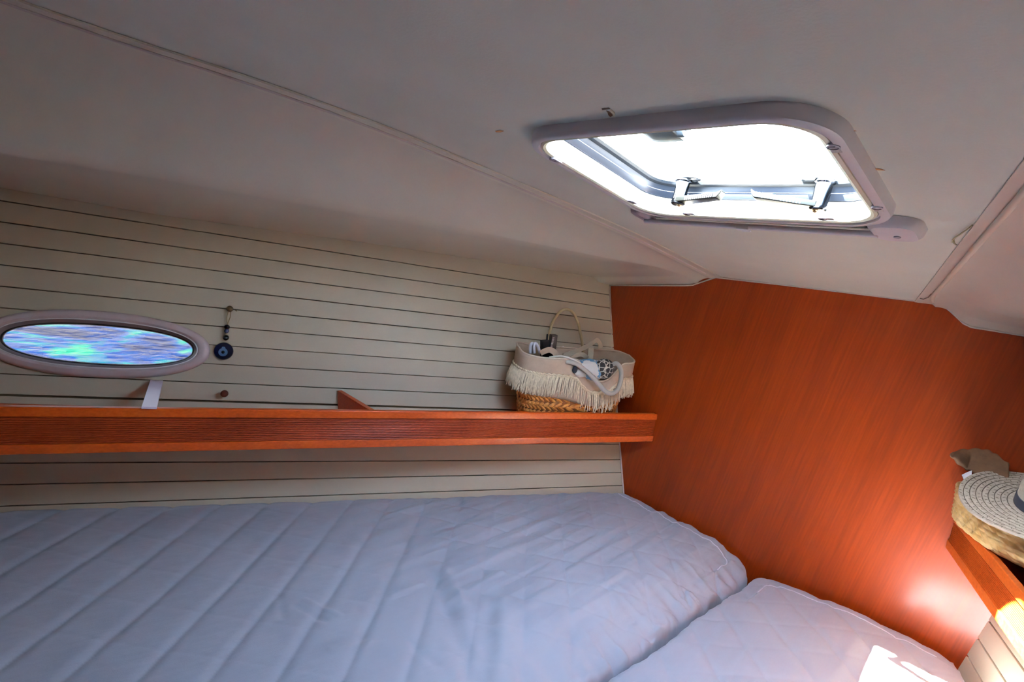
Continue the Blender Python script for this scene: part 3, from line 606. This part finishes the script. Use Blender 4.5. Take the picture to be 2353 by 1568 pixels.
def mattress(name, xl, xr, y0, y1, label, seed, gapside, nx, ny):
    yv = y0 + (y1 - y0) * (np.linspace(0, 1, ny)); sv = np.linspace(0, 1, nx)
    Sg, Yg = np.meshgrid(sv, yv); XL = np.array([xl(y) for y in yv])[:, None]; XR = np.array([xr(y) for y in yv])[:, None]
    X = XL + (XR - XL) * Sg; Y = Yg
    gx = X - (-.585); ag = np.abs(gx)
    Z = (-.924 + .044 * smst(ag / .20)) if gapside == 'r' else (-.926 + .028 * smst(ag / .36))      # cushions swell away from the middle joint
    # hull side settles a little forward
    # quilting: 45 degree diamonds
    q1 = (X * .72 + Y * .69 + .525 * 1.6 + .03); sp = .1225
    d1 = np.abs((q1 / sp + .5) % 1 - .5) * sp; q2 = (X * .70 - Y * .71); d2 = np.abs((q2 / sp + .5) % 1 - .5) * sp
    left = gapside == 'r'
    k2 = .30 if left else .5
    if left: k2 = .12 + .5 * smst((Y - .75) / .5)
    k1 = 1 - .55 * smst((Y - .6) / .8) if left else .6
    Z += k1 * .0045 * (1 - np.exp(-(d1 / .013) ** 2)) - .0022 * np.exp(-(d1 / .0022) ** 2) + k2 * .0024 * (1 - np.exp(-(d2 / .010) ** 2)) - k2 * .0018 * np.exp(-(d2 / .0022) ** 2)
    # soft lumps and the fine stretched wrinkles running fore-aft
    Z += .006 * vnoise(X * 3, Y * 3, seed) + .0016 * vnoise(X * 14, Y * 12, seed + 5)
    reg = smst((Y - .7) / .5) if left else .35 * np.ones_like(Y)
    wr = vnoise(X * 32 + Y * 2.5, Y * 3.6, seed + 1, 2); Z += reg * .0085 * np.sign(wr) * np.abs(wr) ** 1.1 + (1 - reg) * .0008 * wr
    for A_, B_, w, dpt in CR:
        if (gapside == 'r') != (min(A_[0], B_[0]) < -.585): continue
        ab = B_ - A_; L2 = ab @ ab; t = np.clip(((X - A_[0]) * ab[0] + (Y - A_[1]) * ab[1]) / L2, 0, 1)
        dd = np.hypot(X - A_[0] - t * ab[0], Y - A_[1] - t * ab[1]); Z -= dpt * np.exp(-(dd / w) ** 2)
    # gathers at the middle edge
    gd = ag; ed = np.exp(-(gd / .07)); Z += ed * .030 * (1 - 1.6 * np.abs(vnoise(Y * 15, X * 5, seed + 3, 2))) * (gapside == 'r') - ed * .008 * (gapside == 'r')
    # rounded forward corner of each cushion and the edges
    dF = y1 - Y; dG = (XR - X) if gapside == 'r' else (X - XL); dO = (X - XL) if gapside == 'r' else (XR - X)
    Rc = .055
    cx_ = np.maximum(Rc - dG, 0); cy_ = np.maximum(Rc - dF, 0); dcorner = np.where((cx_ > 0) & (cy_ > 0), Rc - np.hypot(cx_, cy_), np.minimum(dG, dF))
    dE = np.clip(dcorner, 0, 1)
    Re = .018; Z -= Re * (1 - np.sqrt(np.clip(1 - (np.clip(Re - dE, 0, Re) / Re) ** 2, 0, 1)))
    Z -= .020 * np.exp(-(np.clip(dG, 0, 1) / .06)) * (1 if gapside == 'r' else .6)
    Z -= .008 * np.exp(-(np.clip(dO, 0, 1) / .03) ** 2)
    # piping seam 35 mm inside the forward edge
    ps = np.abs(dE - .062)
    fw = smst((Y - (y1 - .30)) / .1) 
    Z += fw * (.0030 * np.exp(-(ps / .0032) ** 2)) - fw * .004 * smst((.062 - dE) / .012) * (dE < .062)
    # wavy middle edge, corner pull-in
    W_ = (.012 * vnoise(Y * 9, Y * 0 + 3.3, seed + 9, 2) + .004 * vnoise(Y * 40, Y * 0, seed + 11, 2)) * np.exp(-dG / .04)
    X = X + W_ + (-1 if gapside == 'r' else 1) * np.where((cx_ > 0) & (cy_ > 0) & (np.hypot(cx_, cy_) > Rc), cx_ * (1 - Rc / np.maximum(np.hypot(cx_, cy_), 1e-6)), 0)
    Y = Y - np.where((cx_ > 0) & (cy_ > 0) & (np.hypot(cx_, cy_) > Rc), cy_ * (1 - Rc / np.maximum(np.hypot(cx_, cy_), 1e-6)), 0)
    V = np.stack([X, Y, Z + CZ], -1).reshape(-1, 3); idx = np.arange(nx * ny).reshape(ny, nx)
    F = np.stack([idx[:-1, :-1], idx[:-1, 1:], idx[1:, 1:], idx[1:, :-1]], -1).reshape(-1, 4)
    # skirt
    rim = np.concatenate([idx[0, :], idx[1:, -1], idx[-1, -2::-1], idx[-2:0:-1, 0]])
    n0 = len(V); rows = [V[rim].copy() for _ in range(3)]
    cxm = V[:, 0].mean(); 
    rows[0][:, 2] -= .02; rows[1][:, 2] = -.99 + CZ; rows[2][:, 2] = -1.073 + CZ
    for rw, out2 in zip(rows, (.004, .008, -.004)):
        rw[:, 0] += np.sign(rw[:, 0] - cxm) * (0 if gapside == 'x' else out2) * .6
        rw[:, 0] = np.clip(rw[:, 0], lwx(rw[:, 1], rw[:, 2] - CZ) + .004, rwx(rw[:, 1], rw[:, 2] - CZ) - .004)
    Fs = []; prev = rim; 
    for k_, rw in enumerate(rows):
        cur = n0 + k_ * len(rim) + np.arange(len(rim)); Fs.append(np.stack([prev, cur, np.roll(cur, -1), np.roll(prev, -1)], -1)); prev = cur
    V = np.concatenate([V] + rows); F = np.concatenate([F] + Fs)
    me = bpy.data.meshes.new(name); me.vertices.add(len(V)); me.vertices.foreach_set('co', V.ravel()); me.loops.add(F.size); me.loops.foreach_set('vertex_index', F.ravel())
    me.polygons.add(len(F)); me.polygons.foreach_set('loop_start', np.arange(len(F)) * 4); me.polygons.foreach_set('loop_total', np.full(len(F), 4)); me.polygons.foreach_set('use_smooth', np.ones(len(F), bool))
    me.update(); me.validate(); me.materials.append(M_sheet)
    bm = bmesh.new(); bm.from_mesh(me); bmesh.ops.recalc_face_normals(bm, faces=bm.faces); bm.to_mesh(me); bm.free()
    o = bpy.data.objects.new(name, me); scene.collection.objects.link(o)
    # corded seam 35 mm inside the forward and middle edges, laid on the sheet
    G = V[:nx * ny].reshape(ny, nx, 3); ins = .062; path = []; xg = (lambda y: xr(y)) if gapside == 'r' else (lambda y: xl(y)); sgn = -1 if gapside == 'r' else 1
    xo = (xl(y1) + .03) if gapside == 'r' else (xr(y1) - .03)
    cxx, cyy = xg(y1) + sgn * (ins + .04), y1 - ins - .04
    pl_ = [(xo + (cxx - xo) * k / 60, y1 - ins) for k in range(60)] + [(cxx - sgn * .04 * math.sin(PI / 2 * k / 10), cyy + .04 * math.cos(PI / 2 * k / 10)) for k in range(11)] + [(xg(0) + sgn * ins, cyy - .01 * k) for k in range(1, 8)]
    flat_ = G.reshape(-1, 3)
    for x_, y_ in pl_:
        j = np.argmin((flat_[:, 0] - x_) ** 2 + (flat_[:, 1] - y_) ** 2); path.append((x_, y_, flat_[j, 2] - CZ + .0005))
    path = crom(path, 2); pb = MB(); pb.tube(path, .0020, 6); pm = pb.build('piping', mat('sheet_piping', S(200, 203, 214), .7), smooth=True); pm.parent = o
    return tag(o, label, 'mattress')
YF = 1.982
mattress('mattress', lambda y: lwx(y, -.885) + .004, lambda y: -.592, YA + .02, YF, 'wide grey-blue quilted mattress cushion lying against the left hull side', 3, 'r', 300, 560)
mattress('mattress', lambda y: -.578, lambda y: rwx(y, -.90) - .030, YA + .02, YF, 'pale quilted mattress cushion on the right with the patch of sunlight', 21, 'l', 200, 420)

# ================================================================== LEFT BASKET
TB = np.array([-.287, -.958, 0]); MBn = np.array([-.958, .287, 0]); FQ = np.array([-1.088, 2.0, 0.])
def bp_(s, o_, z): return FQ + TB * s + MBn * o_ + np.array([0, 0, z])       # along the shelf, outboard, height
def bpx(px, py, o_): return onpl(px, py, FQ + MBn * o_, MBn)
LC, LO = .375, .116
def sup(phi, a, c, p=2.8):
    x, y = math.cos(phi), math.sin(phi); return (a * math.copysign(abs(x) ** (2 / p), x), c * math.copysign(abs(y) ** (2 / p), y))
def foot(phi, z):                                                          # phi=-90deg is the side facing the berth
    f = (z + .585) / .31; a = .205 + .055 * f; c = .066 + .034 * f; s_, o_ = sup(phi, a, c); return bp_(LC + s_, LO + o_, z)
bas = empty('beach_basket', bp_(LC, LO, -.594)); tag(bas, 'canvas beach basket with fringe and plaited base standing on the left shelf', 'basket')
NB = 72
b = MB(); zz = [-.594 + .001, -.585, -.55, -.50, -.45, -.42, -.42, -.45, -.50, -.57]
b.loft([[foot(2 * PI * k / NB, z) * 1.0 + (np.array([0, 0, 0]) if i < 6 else (bp_(LC, LO, z) - foot(2 * PI * k / NB, z)) * .05) for k in range(NB)] for i, z in enumerate(zz)], True, True, True); b.build('woven_core', M_plait_dk, bas, smooth='auto')
# plaits: rows of slanted leaves, two per stitch, alternating like a braid
b = MB(); rows = 5; hrow = .034
for r_ in range(rows):
    zc_ = -.580 + hrow * r_; ns = 46
    for k in range(ns):
        for side in (0, 1):
            p0_ = 2 * PI * (k + .5 * (r_ % 2)) / ns; dp = 2 * PI / ns
            za, zb_ = (zc_, zc_ + hrow * .55) if side else (zc_, zc_ - hrow * .55)
            jit = random.uniform(-.0012, .0012)
            A_ = foot(p0_ - dp * .15, zc_ + (.001 if side else -.001)); B_ = foot(p0_ + dp * .95, zb_)
            cen = bp_(LC, LO, zc_); nrm = (A_ + B_) / 2 - cen; nrm[2] = 0; nrm /= np.linalg.norm(nrm)
            d = B_ - A_; L = np.linalg.norm(d); d /= L; w = np.cross(nrm, d); ww = .0088; hh = .0070 + jit
            C0 = A_ + nrm * .0015; 
            pts_ = []
            for f, sc_, hgt in ((0, .5, .6), (.3, 1, 1.0), (.7, 1, .9), (1, .35, .1)):
                c_ = C0 + d * L * f; pts_.append([c_ - w * ww * sc_, c_ - w * ww * sc_ * .5 + nrm * hh * hgt, c_ + w * ww * sc_ * .5 + nrm * hh * hgt, c_ + w * ww * sc_])
            b.loft(pts_, False)
b.build('plaited_wall', M_plait, bas, kind='stuff')
# canvas collar with the sagging front
def rimz(phi):
    s_ = sup(phi, .26, .105)[0] + LC; front = max(0., -math.sin(phi)) ** .5
    z = -.287 + .006 * math.sin(3 * phi) - .018 * front
    z -= front * .085 * math.exp(-((s_ - .325) / .085) ** 4)
    return z
def collar(phi, f):
    z0 = -.455 - max(0., -math.sin(phi)) ** .5 * .03 * math.exp(-((sup(phi, .26, .105)[0] + LC - .32) / .12) ** 2); z1 = rimz(phi); z = z0 + (z1 - z0) * f
    P = foot(phi, -.44 + .16 * f); P = P.copy(); P[2] = z
    c = bp_(LC, LO, z); d = P - c; d[2] = 0; L = np.linalg.norm(d); d /= L
    bul = .010 * math.sin(PI * f) + .004 * math.sin(7 * phi + 3 * f) * f
    if math.sin(phi) < 0: bul += -.02 * math.exp(-((sup(phi, .26, .105)[0] + LC - .325) / .09) ** 2) * f
    return P + d * (bul + .006)
NC_ = 140
b = MB(); b.loft([[collar(2 * PI * k / NC_, f / 12) for k in range(NC_)] for f in range(13)]); b.build('canvas_collar', M_canvas, bas, smooth=True, solid=.003)
b = MB(); b.tube([collar(2 * PI * k / NC_, 1.0) for k in range(NC_ + 1)], .0035, 8, caps=False); b.build('rim_hem', mat('canvas_hem', S(210, 194, 172), .85), bas, smooth=True)
def lerp(a, c, t): return a + (c - a) * t
# fringe: braided header and hanging strands
def frz(phi): 
    return lerp(collar(phi, 0)[2], collar(phi, 1)[2], .62 if math.sin(phi) < .2 else .62)
b = MB(); 
def out_dir(phi): P = collar(phi, .5); c = bp_(LC, LO, P[2]); d = P - c; d[2] = 0; return d / np.linalg.norm(d)
hd = [collar(2 * PI * k / 280, .60) + out_dir(2 * PI * k / 280) * (.004 + .0015 * (k % 2)) + np.array([0, 0, .0015 * ((k % 4) - 1.5)]) for k in range(281)]
b.tube(hd, .0042, 6, caps=False); hd2 = [p + np.array([0, 0, -.007]) for p in hd]; b.tube(hd2, .0032, 6, caps=False); b.build('braided_header', M_fringe, bas, smooth=True)
b = MB()
for k in range(560):
    phi = 2 * PI * (k + random.random() - 1.1 * math.sin(k * .9)) / 560
    if math.sin(phi) > .75: continue
    P = collar(phi, .58); d = out_dir(phi); L = .072 + random.uniform(-.012, .010); tw = random.uniform(-.010, .010); tn = np.cross(d, [0, 0, 1])
    o1 = .004 + random.uniform(0, .004); pts_ = [P + d * o1, P + d * (o1 + .007) + tn * tw * .3 + np.array([0, 0, -L * .35]), P + d * (o1 + .010 + random.uniform(-.002, .004)) + tn * tw * .7 + np.array([0, 0, -L * .7]), P + d * (o1 + .011 + random.uniform(-.003, .006)) + tn * tw + np.array([0, 0, -L])]
    b.tube(pts_, [.0019, .0020, .0018, .0012], 4)
b.build('fringe', M_fringe, bas, kind='stuff', recalc=False)
# rope handle drooping over the front
q = [(1300, 832, .02), (1322, 836, -.0), (1345, 852, -.012), (1368, 874, -.020), (1388, 897, -.026), (1404, 905, -.028), (1418, 897, -.028), (1426, 876, -.024), (1427, 852, -.016), (1418, 836, -.006), (1408, 838, .012)]
b = MB(); b.tube(crom([bpx(x, y, o_) for x, y, o_ in q], 6), .0088, 12); b.build('rope_handle', M_rope, bas, smooth=True)
q = [(1262, 806, .16), (1262, 785, .18), (1263, 765, .19), (1272, 738, .20), (1287, 717, .205), (1302, 711, .21), (1316, 718, .21), (1327, 738, .205), (1333, 762, .20), (1338, 790, .19), (1340, 812, .18)]
b = MB(); b.tube(crom([bpx(x, y, o_) for x, y, o_ in q], 6), .0058, 10); b.build('rope_handle', mat('tan_rope', S(178, 158, 122), .8, bump=.6, bscale=260), bas, smooth=True)
# ---- what is inside
def item(nm, label, cat, px, py, o_): P = bpx(px, py, o_); e = empty(nm, P); return tag(e, label, cat)
ch = item('phone_charger', 'black plug-in charger poking out of the beach basket on the left side', 'charger', 1258, 800, .09)
UPb = np.array([0, 0, 1.])
def sbox(px0, py0, px1, py1, w, dth, o_, nm, m, par, bev=.002):
    A_, B_ = bpx(px0, py0, o_), bpx(px1, py1, o_); ax = (B_ - A_) / 2; t = TB - ax * (TB @ ax) / (ax @ ax); t /= np.linalg.norm(t)
    n_ = np.cross(ax / np.linalg.norm(ax), t); b = MB(); b.obox((A_ + B_) / 2, ax, t * w / 2, n_ * dth / 2); return b.build(nm, m, par, bevel=bev)
sbox(1266, 822, 1272, 769, .026, .02, .085, 'body', M_black, ch); sbox(1252, 822, 1252, 782, .030, .022, .10, 'base', M_black, ch); sbox(1256, 790, 1258, 768, .007, .006, .10, 'prong', M_black, ch)
for k in range(7): sbox(1265.2 + k * .75, 797 - k * 3.3, 1269.5 + k * .75, 796.4 - k * 3.3, .0014, .001, .0745, 'mark', M_cable, ch, 0)
b = MB(); b.tube(crom([bpx(x, y, o_) for x, y, o_ in [(1219, 812, .10), (1219, 797, .10), (1222, 790, .10), (1225, 791, .10), (1226, 800, .10), (1227, 812, .10)]], 5), .006, 10)
b.tube(crom([bpx(x, y, o_) for x, y, o_ in [(1228, 812, .085), (1227, 795, .085), (1231, 789, .085), (1236, 797, .085), (1241, 812, .085)]], 5), .0055, 10)
tag(b.build('charging_cable', M_cable, smooth=True), 'looped white charging cable sticking out at the left end of the basket', 'cable')
b = MB(); b.tube(crom([bpx(x, y, o_) for x, y, o_ in [(1262, 822, .05), (1285, 819, .03), (1305, 822, .012), (1322, 829, .0), (1332, 836, -.002), (1335, 846, .01)]], 5), .0040, 8)
tag(b.build('phone_cable', mat('warm_white_cord', S(222, 214, 200), .5), smooth=True), 'thin white cord lying over the front canvas rim of the basket', 'cord')
def ribbon(pts_, w, m, nm, label, cat, up=None):
    P = crom([bpx(x, y, o_) for x, y, o_ in pts_], 8); b = MB(); lo = []
    for i, p in enumerate(P):
        t = P[min(i + 1, len(P) - 1)] - P[max(i - 1, 0)]; t /= np.linalg.norm(t); a = (np.array(up) if up is not None else UPb); a = a - t * (a @ t); a /= np.linalg.norm(a); n_ = np.cross(t, a)
        lo.append([p - a * w / 2 - n_ * .001, p + a * w / 2 - n_ * .001, p + a * w / 2 + n_ * .001, p - a * w / 2 + n_ * .001])
    b.loft(lo, True, True, True); return tag(b.build(nm, m, smooth='auto'), label, cat)
ribbon([(1294, 818, .10), (1318, 810, .10), (1345, 798, .11), (1362, 788, .12), (1371, 782, .13), (1378, 790, .14), (1380, 800, .14)], .020, M_strap, 'webbing_strap', 'beige webbing strap looping up at the back of the beach basket', 'strap', up=(0, 0, 1))
ribbon([(1358, 800, .09), (1357, 815, .085), (1354, 835, .07)], .026, M_strap, 'webbing_strap', 'short flat beige strap hanging down inside the basket', 'strap', up=TB)
ribbon([(1242, 812, .06), (1255, 806, .055), (1266, 805, .05), (1276, 812, .045), (1280, 822, .05)], .022, M_canvas, 'folded_belt', 'folded beige belt end lying over the left rim of the basket', 'belt', up=(.2, 0, 1))
ribbon([(1306, 828, .07), (1322, 818, .07), (1338, 815, .07), (1350, 824, .075)], .018, M_strap, 'folded_belt', 'olive-beige folded strap in the middle of the basket', 'belt', up=(.3, 0, 1))
# printed pouch with a dark honeycomb patch
P = bpx(1358, 846, .045); pou = empty('printed_pouch', P); tag(pou, 'blue and white printed pouch with a black honeycomb patch inside the basket', 'pouch')
def blob(c, ax, ay, az, m, nm, par, seed, amp=.12, n=40, mm=24):
    lo = []
    for j in range(mm + 1):
        th = PI * min(max(j / mm, .004), .996); row = []
        for i in range(n):
            ph = 2 * PI * i / n; d = np.array([math.sin(th) * math.cos(ph), math.sin(th) * math.sin(ph), math.cos(th)]); k_ = 1 + amp * noise.noise(Vector(d * 2.1) + Vector((seed, 0, 0)))
            row.append(c + (ax * d[0] + ay * d[1] + az * d[2]) * k_)
        lo.append(row)
    b = MB(); b.loft(lo, True, True, True); return b.build(nm, m, par, smooth=True)
zc0 = np.array([0, 0, 1.])
blob(P + np.array([0, 0, -.006]), TB * .082, MBn * .045, zc0 * .040, M_blue, 'pouch_body', pou, 3.1)
def hexmat():
    m = bpy.data.materials.new('honeycomb_print'); m.use_nodes = True; t = m.node_tree; b = t.nodes['Principled BSDF']; co = t.nodes.new('ShaderNodeTexCoord')
    vo = t.nodes.new('ShaderNodeTexVoronoi'); vo.feature = 'DISTANCE_TO_EDGE'; vo.inputs['Scale'].default_value = 48; vo.inputs['Randomness'].default_value = .45
    r = t.nodes.new('ShaderNodeValToRGB'); r.color_ramp.elements[0].position = .05; r.color_ramp.elements[0].color = S(196, 192, 180); r.color_ramp.elements[1].position = .08; r.color_ramp.elements[1].color = S(16, 16, 20)
    t.links.new(co.outputs['Object'], vo.inputs['Vector']); t.links.new(vo.outputs['Distance'], r.inputs['Fac']); t.links.new(r.outputs['Color'], b.inputs['Base Color']); b.inputs['Roughness'].default_value = .7; return m
blob(bpx(1388, 848, .018), TB * .046, MBn * .024, zc0 * .040, hexmat(), 'honeycomb_patch', pou, 1.0, .02)
blob(bpx(1334, 857, .012), TB * .028, MBn * .014, zc0 * .018, mat('white_cotton', S(214, 208, 200), .8), 'white_panel', pou, 2.0, .1)
blob(bpx(1321, 850, .004), TB * .010, MBn * .008, zc0 * .014, mat('navy_cotton', S(30, 34, 48), .8), 'dark_panel', pou, 5.0, .1)

# ================================================================== RIGHT BASKET, HAT, POUCH
rb = empty('palm_basket', (.05, 1.82, -.5)); tag(rb, 'low woven palm-leaf basket standing on the right shelf under a straw hat', 'basket')
FO = [(-.108, 1.935), (-.100, 1.87), (-.072, 1.811), (-.037, 1.755), (.006, 1.715), (.06, 1.69), (.12, 1.685), (.155, 1.72), (.16, 1.78), (.135, 1.85), (.10, 1.92), (.06, 1.965), (0, 1.978), (-.06, 1.975), (-.095, 1.965)]
FO = [np.array([p[0], p[1], 0]) for p in crom([(x, y, 0) for x, y in FO], 20, True)]; nF = len(FO); cenF = np.mean(FO, axis=0)
FN = []
for i in range(nF):
    t = FO[(i + 2) % nF] - FO[i - 2]; n_ = np.array([t[1], -t[0], 0]); n_ /= np.linalg.norm(n_)
    if n_ @ (FO[i] - cenF) < 0: n_ = -n_
    FN.append(n_)
arc = [0.]
for i in range(1, nF): arc.append(arc[-1] + np.linalg.norm(FO[i] - FO[i - 1]))
def pfoot(i, z, o_=0.):
    f = (z + .497) / .11; return FO[i] * 1.0 + FN[i] * (o_ + .010 * f - .012 * max(0, (.12 - f) / .12)) * (0 if FO[i][1] > 1.955 and o_ + .010 * f > 0 else 1) + np.array([0, 0, z])
ZR, ZB = -.400, -.4975; lo = []; nz_ = 60
Lt = arc[-1]; per = round(Lt / .020)
for j in range(nz_ + 1):
    z = ZB + (ZR - ZB) * j / nz_; row = []
    for i in range(nF):
        u = arc[i] / Lt * per; w_ = (z - ZB) / .0125
        bmp = .0042 * abs(math.sin(PI * (u + w_ * .5))) * abs(math.sin(PI * w_)) ** .6 + .0012 * math.cos(PI * (u - w_ * .5))
        row.append(pfoot(i, z, bmp))
    lo.append(row)
lo.append([pfoot(i, ZR + .002, -.003) for i in range(nF)]); lo.append([pfoot(i, ZR, -.006) for i in range(nF)]); lo.append([pfoot(i, ZB + .01, -.008) for i in range(nF)])
b = MB(); b.loft(lo, True, True, True); b.build('woven_wall', M_palm, rb, smooth=True)
b = MB(); b.tube([pfoot(i % nF, ZR, .001) for i in range(nF + 1)], .004, 8, caps=False); b.build('rim', M_palm, rb, smooth=True)
# hat: brim of sewn straw braids, crown, ribbon
HC = np.array([.093, 1.804, -.362]); HN = np.array([-.086, -.222, .971]); HN /= np.linalg.norm(HN); HR = .2005
HU = np.cross([0, 1, 0], HN); HU /= np.linalg.norm(HU); HV = np.cross(HN, HU)
def hatp(r, a, h): 
    wob = .006 * math.sin(3 * a) * (r / HR) ** 3; P = HC + HU * r * math.cos(a) + HV * r * math.sin(a) + HN * (h + wob)
    ex = P[0] - (rwx(P[1], P[2]) - .02)                      # the brim bends up where it meets the hull side and the bulkhead
    if ex > 0: P = P + np.array([-ex * 1.1, 0, ex * .8])
    if P[1] > 1.985: P = P + np.array([0, 1.985 - P[1], (P[1] - 1.985)])
    return P
hat = empty('straw_hat', HC); tag(hat, 'pale straw sun hat with a grey ribbon lying on the palm basket', 'hat')
na = 120
def disc_loft(prof): b = MB(); b.loft([[hatp(r, 2 * PI * k / na, h) for k in range(na)] for r, h in prof]); return b
prof = []; rr = HR; nr = 9; wd = (HR - .095) / nr
prof.append((HR - .001, -.0035)); prof.append((HR, -.001))
for k in range(nr):
    r0, r1 = HR - k * wd, HR - (k + 1) * wd; z = -.000; prof += [(r0 - .0008, .0022), (lerp(r0, r1, .5), .0030), (r1 + .0022, .0016), (r1 + .0012, -.0004)]
prof += [(.095, 0), (.095, -.003), (HR - .001, -.0035)]
disc_loft(prof).build('brim', M_straw, hat, smooth='auto')
b = MB()
for k in range(1, nr):
    r0 = HR - k * wd; 
    for q in range(int(2 * PI * r0 / .016)):
        a = 2 * PI * (q + random.uniform(-.2, .2)) / int(2 * PI * r0 / .016); d1_ = HU * math.cos(a) + HV * math.sin(a); d2_ = np.cross(HN, d1_); c = hatp(r0 + wd * random.uniform(.3, .7), a, .0030)
        b.obox(c, (d1_ + d2_ * random.choice((-.6, .6))) * .0026, d2_ * .0006, HN * .0003)
for k in range(1, nr + 1):
    r0 = HR - k * wd + .0014; b.tube([hatp(r0, 2 * PI * q / 90, .0010) for q in range(91)], .0009, 5, caps=False)
b.build('stitches', mat('stitch_brown', S(96, 82, 66), .8), hat, kind='stuff')
disc_loft([(.095, 0), (.094, .01), (.088, .05), (.080, .062), (.060, .066), (.03, .064), (.002, .063)]).build('crown', M_straw, hat, smooth='auto')
disc_loft([(.0965, .001), (.0958, .012), (.0935, .024), (.090, .024)]).build('ribbon', M_ribbon, hat, smooth='auto')
# brown suede pouch flap standing up at the back
fl = [(2186, 1045, 1.93), (2202, 1037, 1.95), (2225, 1034, 1.965), (2252, 1033, 1.97), (2275, 1038, 1.97), (2292, 1048, 1.965), (2318, 1066, 1.95)]
lw = [(2186, 1047, 1.93), (2200, 1062, 1.925), (2216, 1076, 1.92), (2232, 1084, 1.915), (2256, 1098, 1.91), (2280, 1110, 1.905), (2318, 1120, 1.90)]
U_ = crom([atY(*p) for p in fl], 6); L_ = crom([atY(*p) for p in lw], 6); lo = []
for j in range(13):
    t = j / 12; lo.append([(U_[i] * (1 - t) + L_[i] * t) + np.array([0, -.035 * math.sin(PI * t) * math.sin(PI * min(1, i / 14)), .002 * math.sin(i * .9 + t * 5)]) for i in range(len(U_))])
b = MB(); b.loft(lo, False); tag(b.build('suede_bag', M_brown, smooth=True, solid=.006), 'brown suede bag flap standing between the palm basket and the bulkhead', 'bag')
q = [atY(2210, 1092, 1.90), atY(2222, 1086, 1.90), atY(2233, 1082, 1.895), atY(2232, 1100, 1.89), atY(2215, 1104, 1.89)]
b = MB(); b.prism(q, (.0, .004, .0)); tag(b.build('paper_slip', M_tunnel), 'white paper corner sticking up between basket rim and straw hat', 'paper')
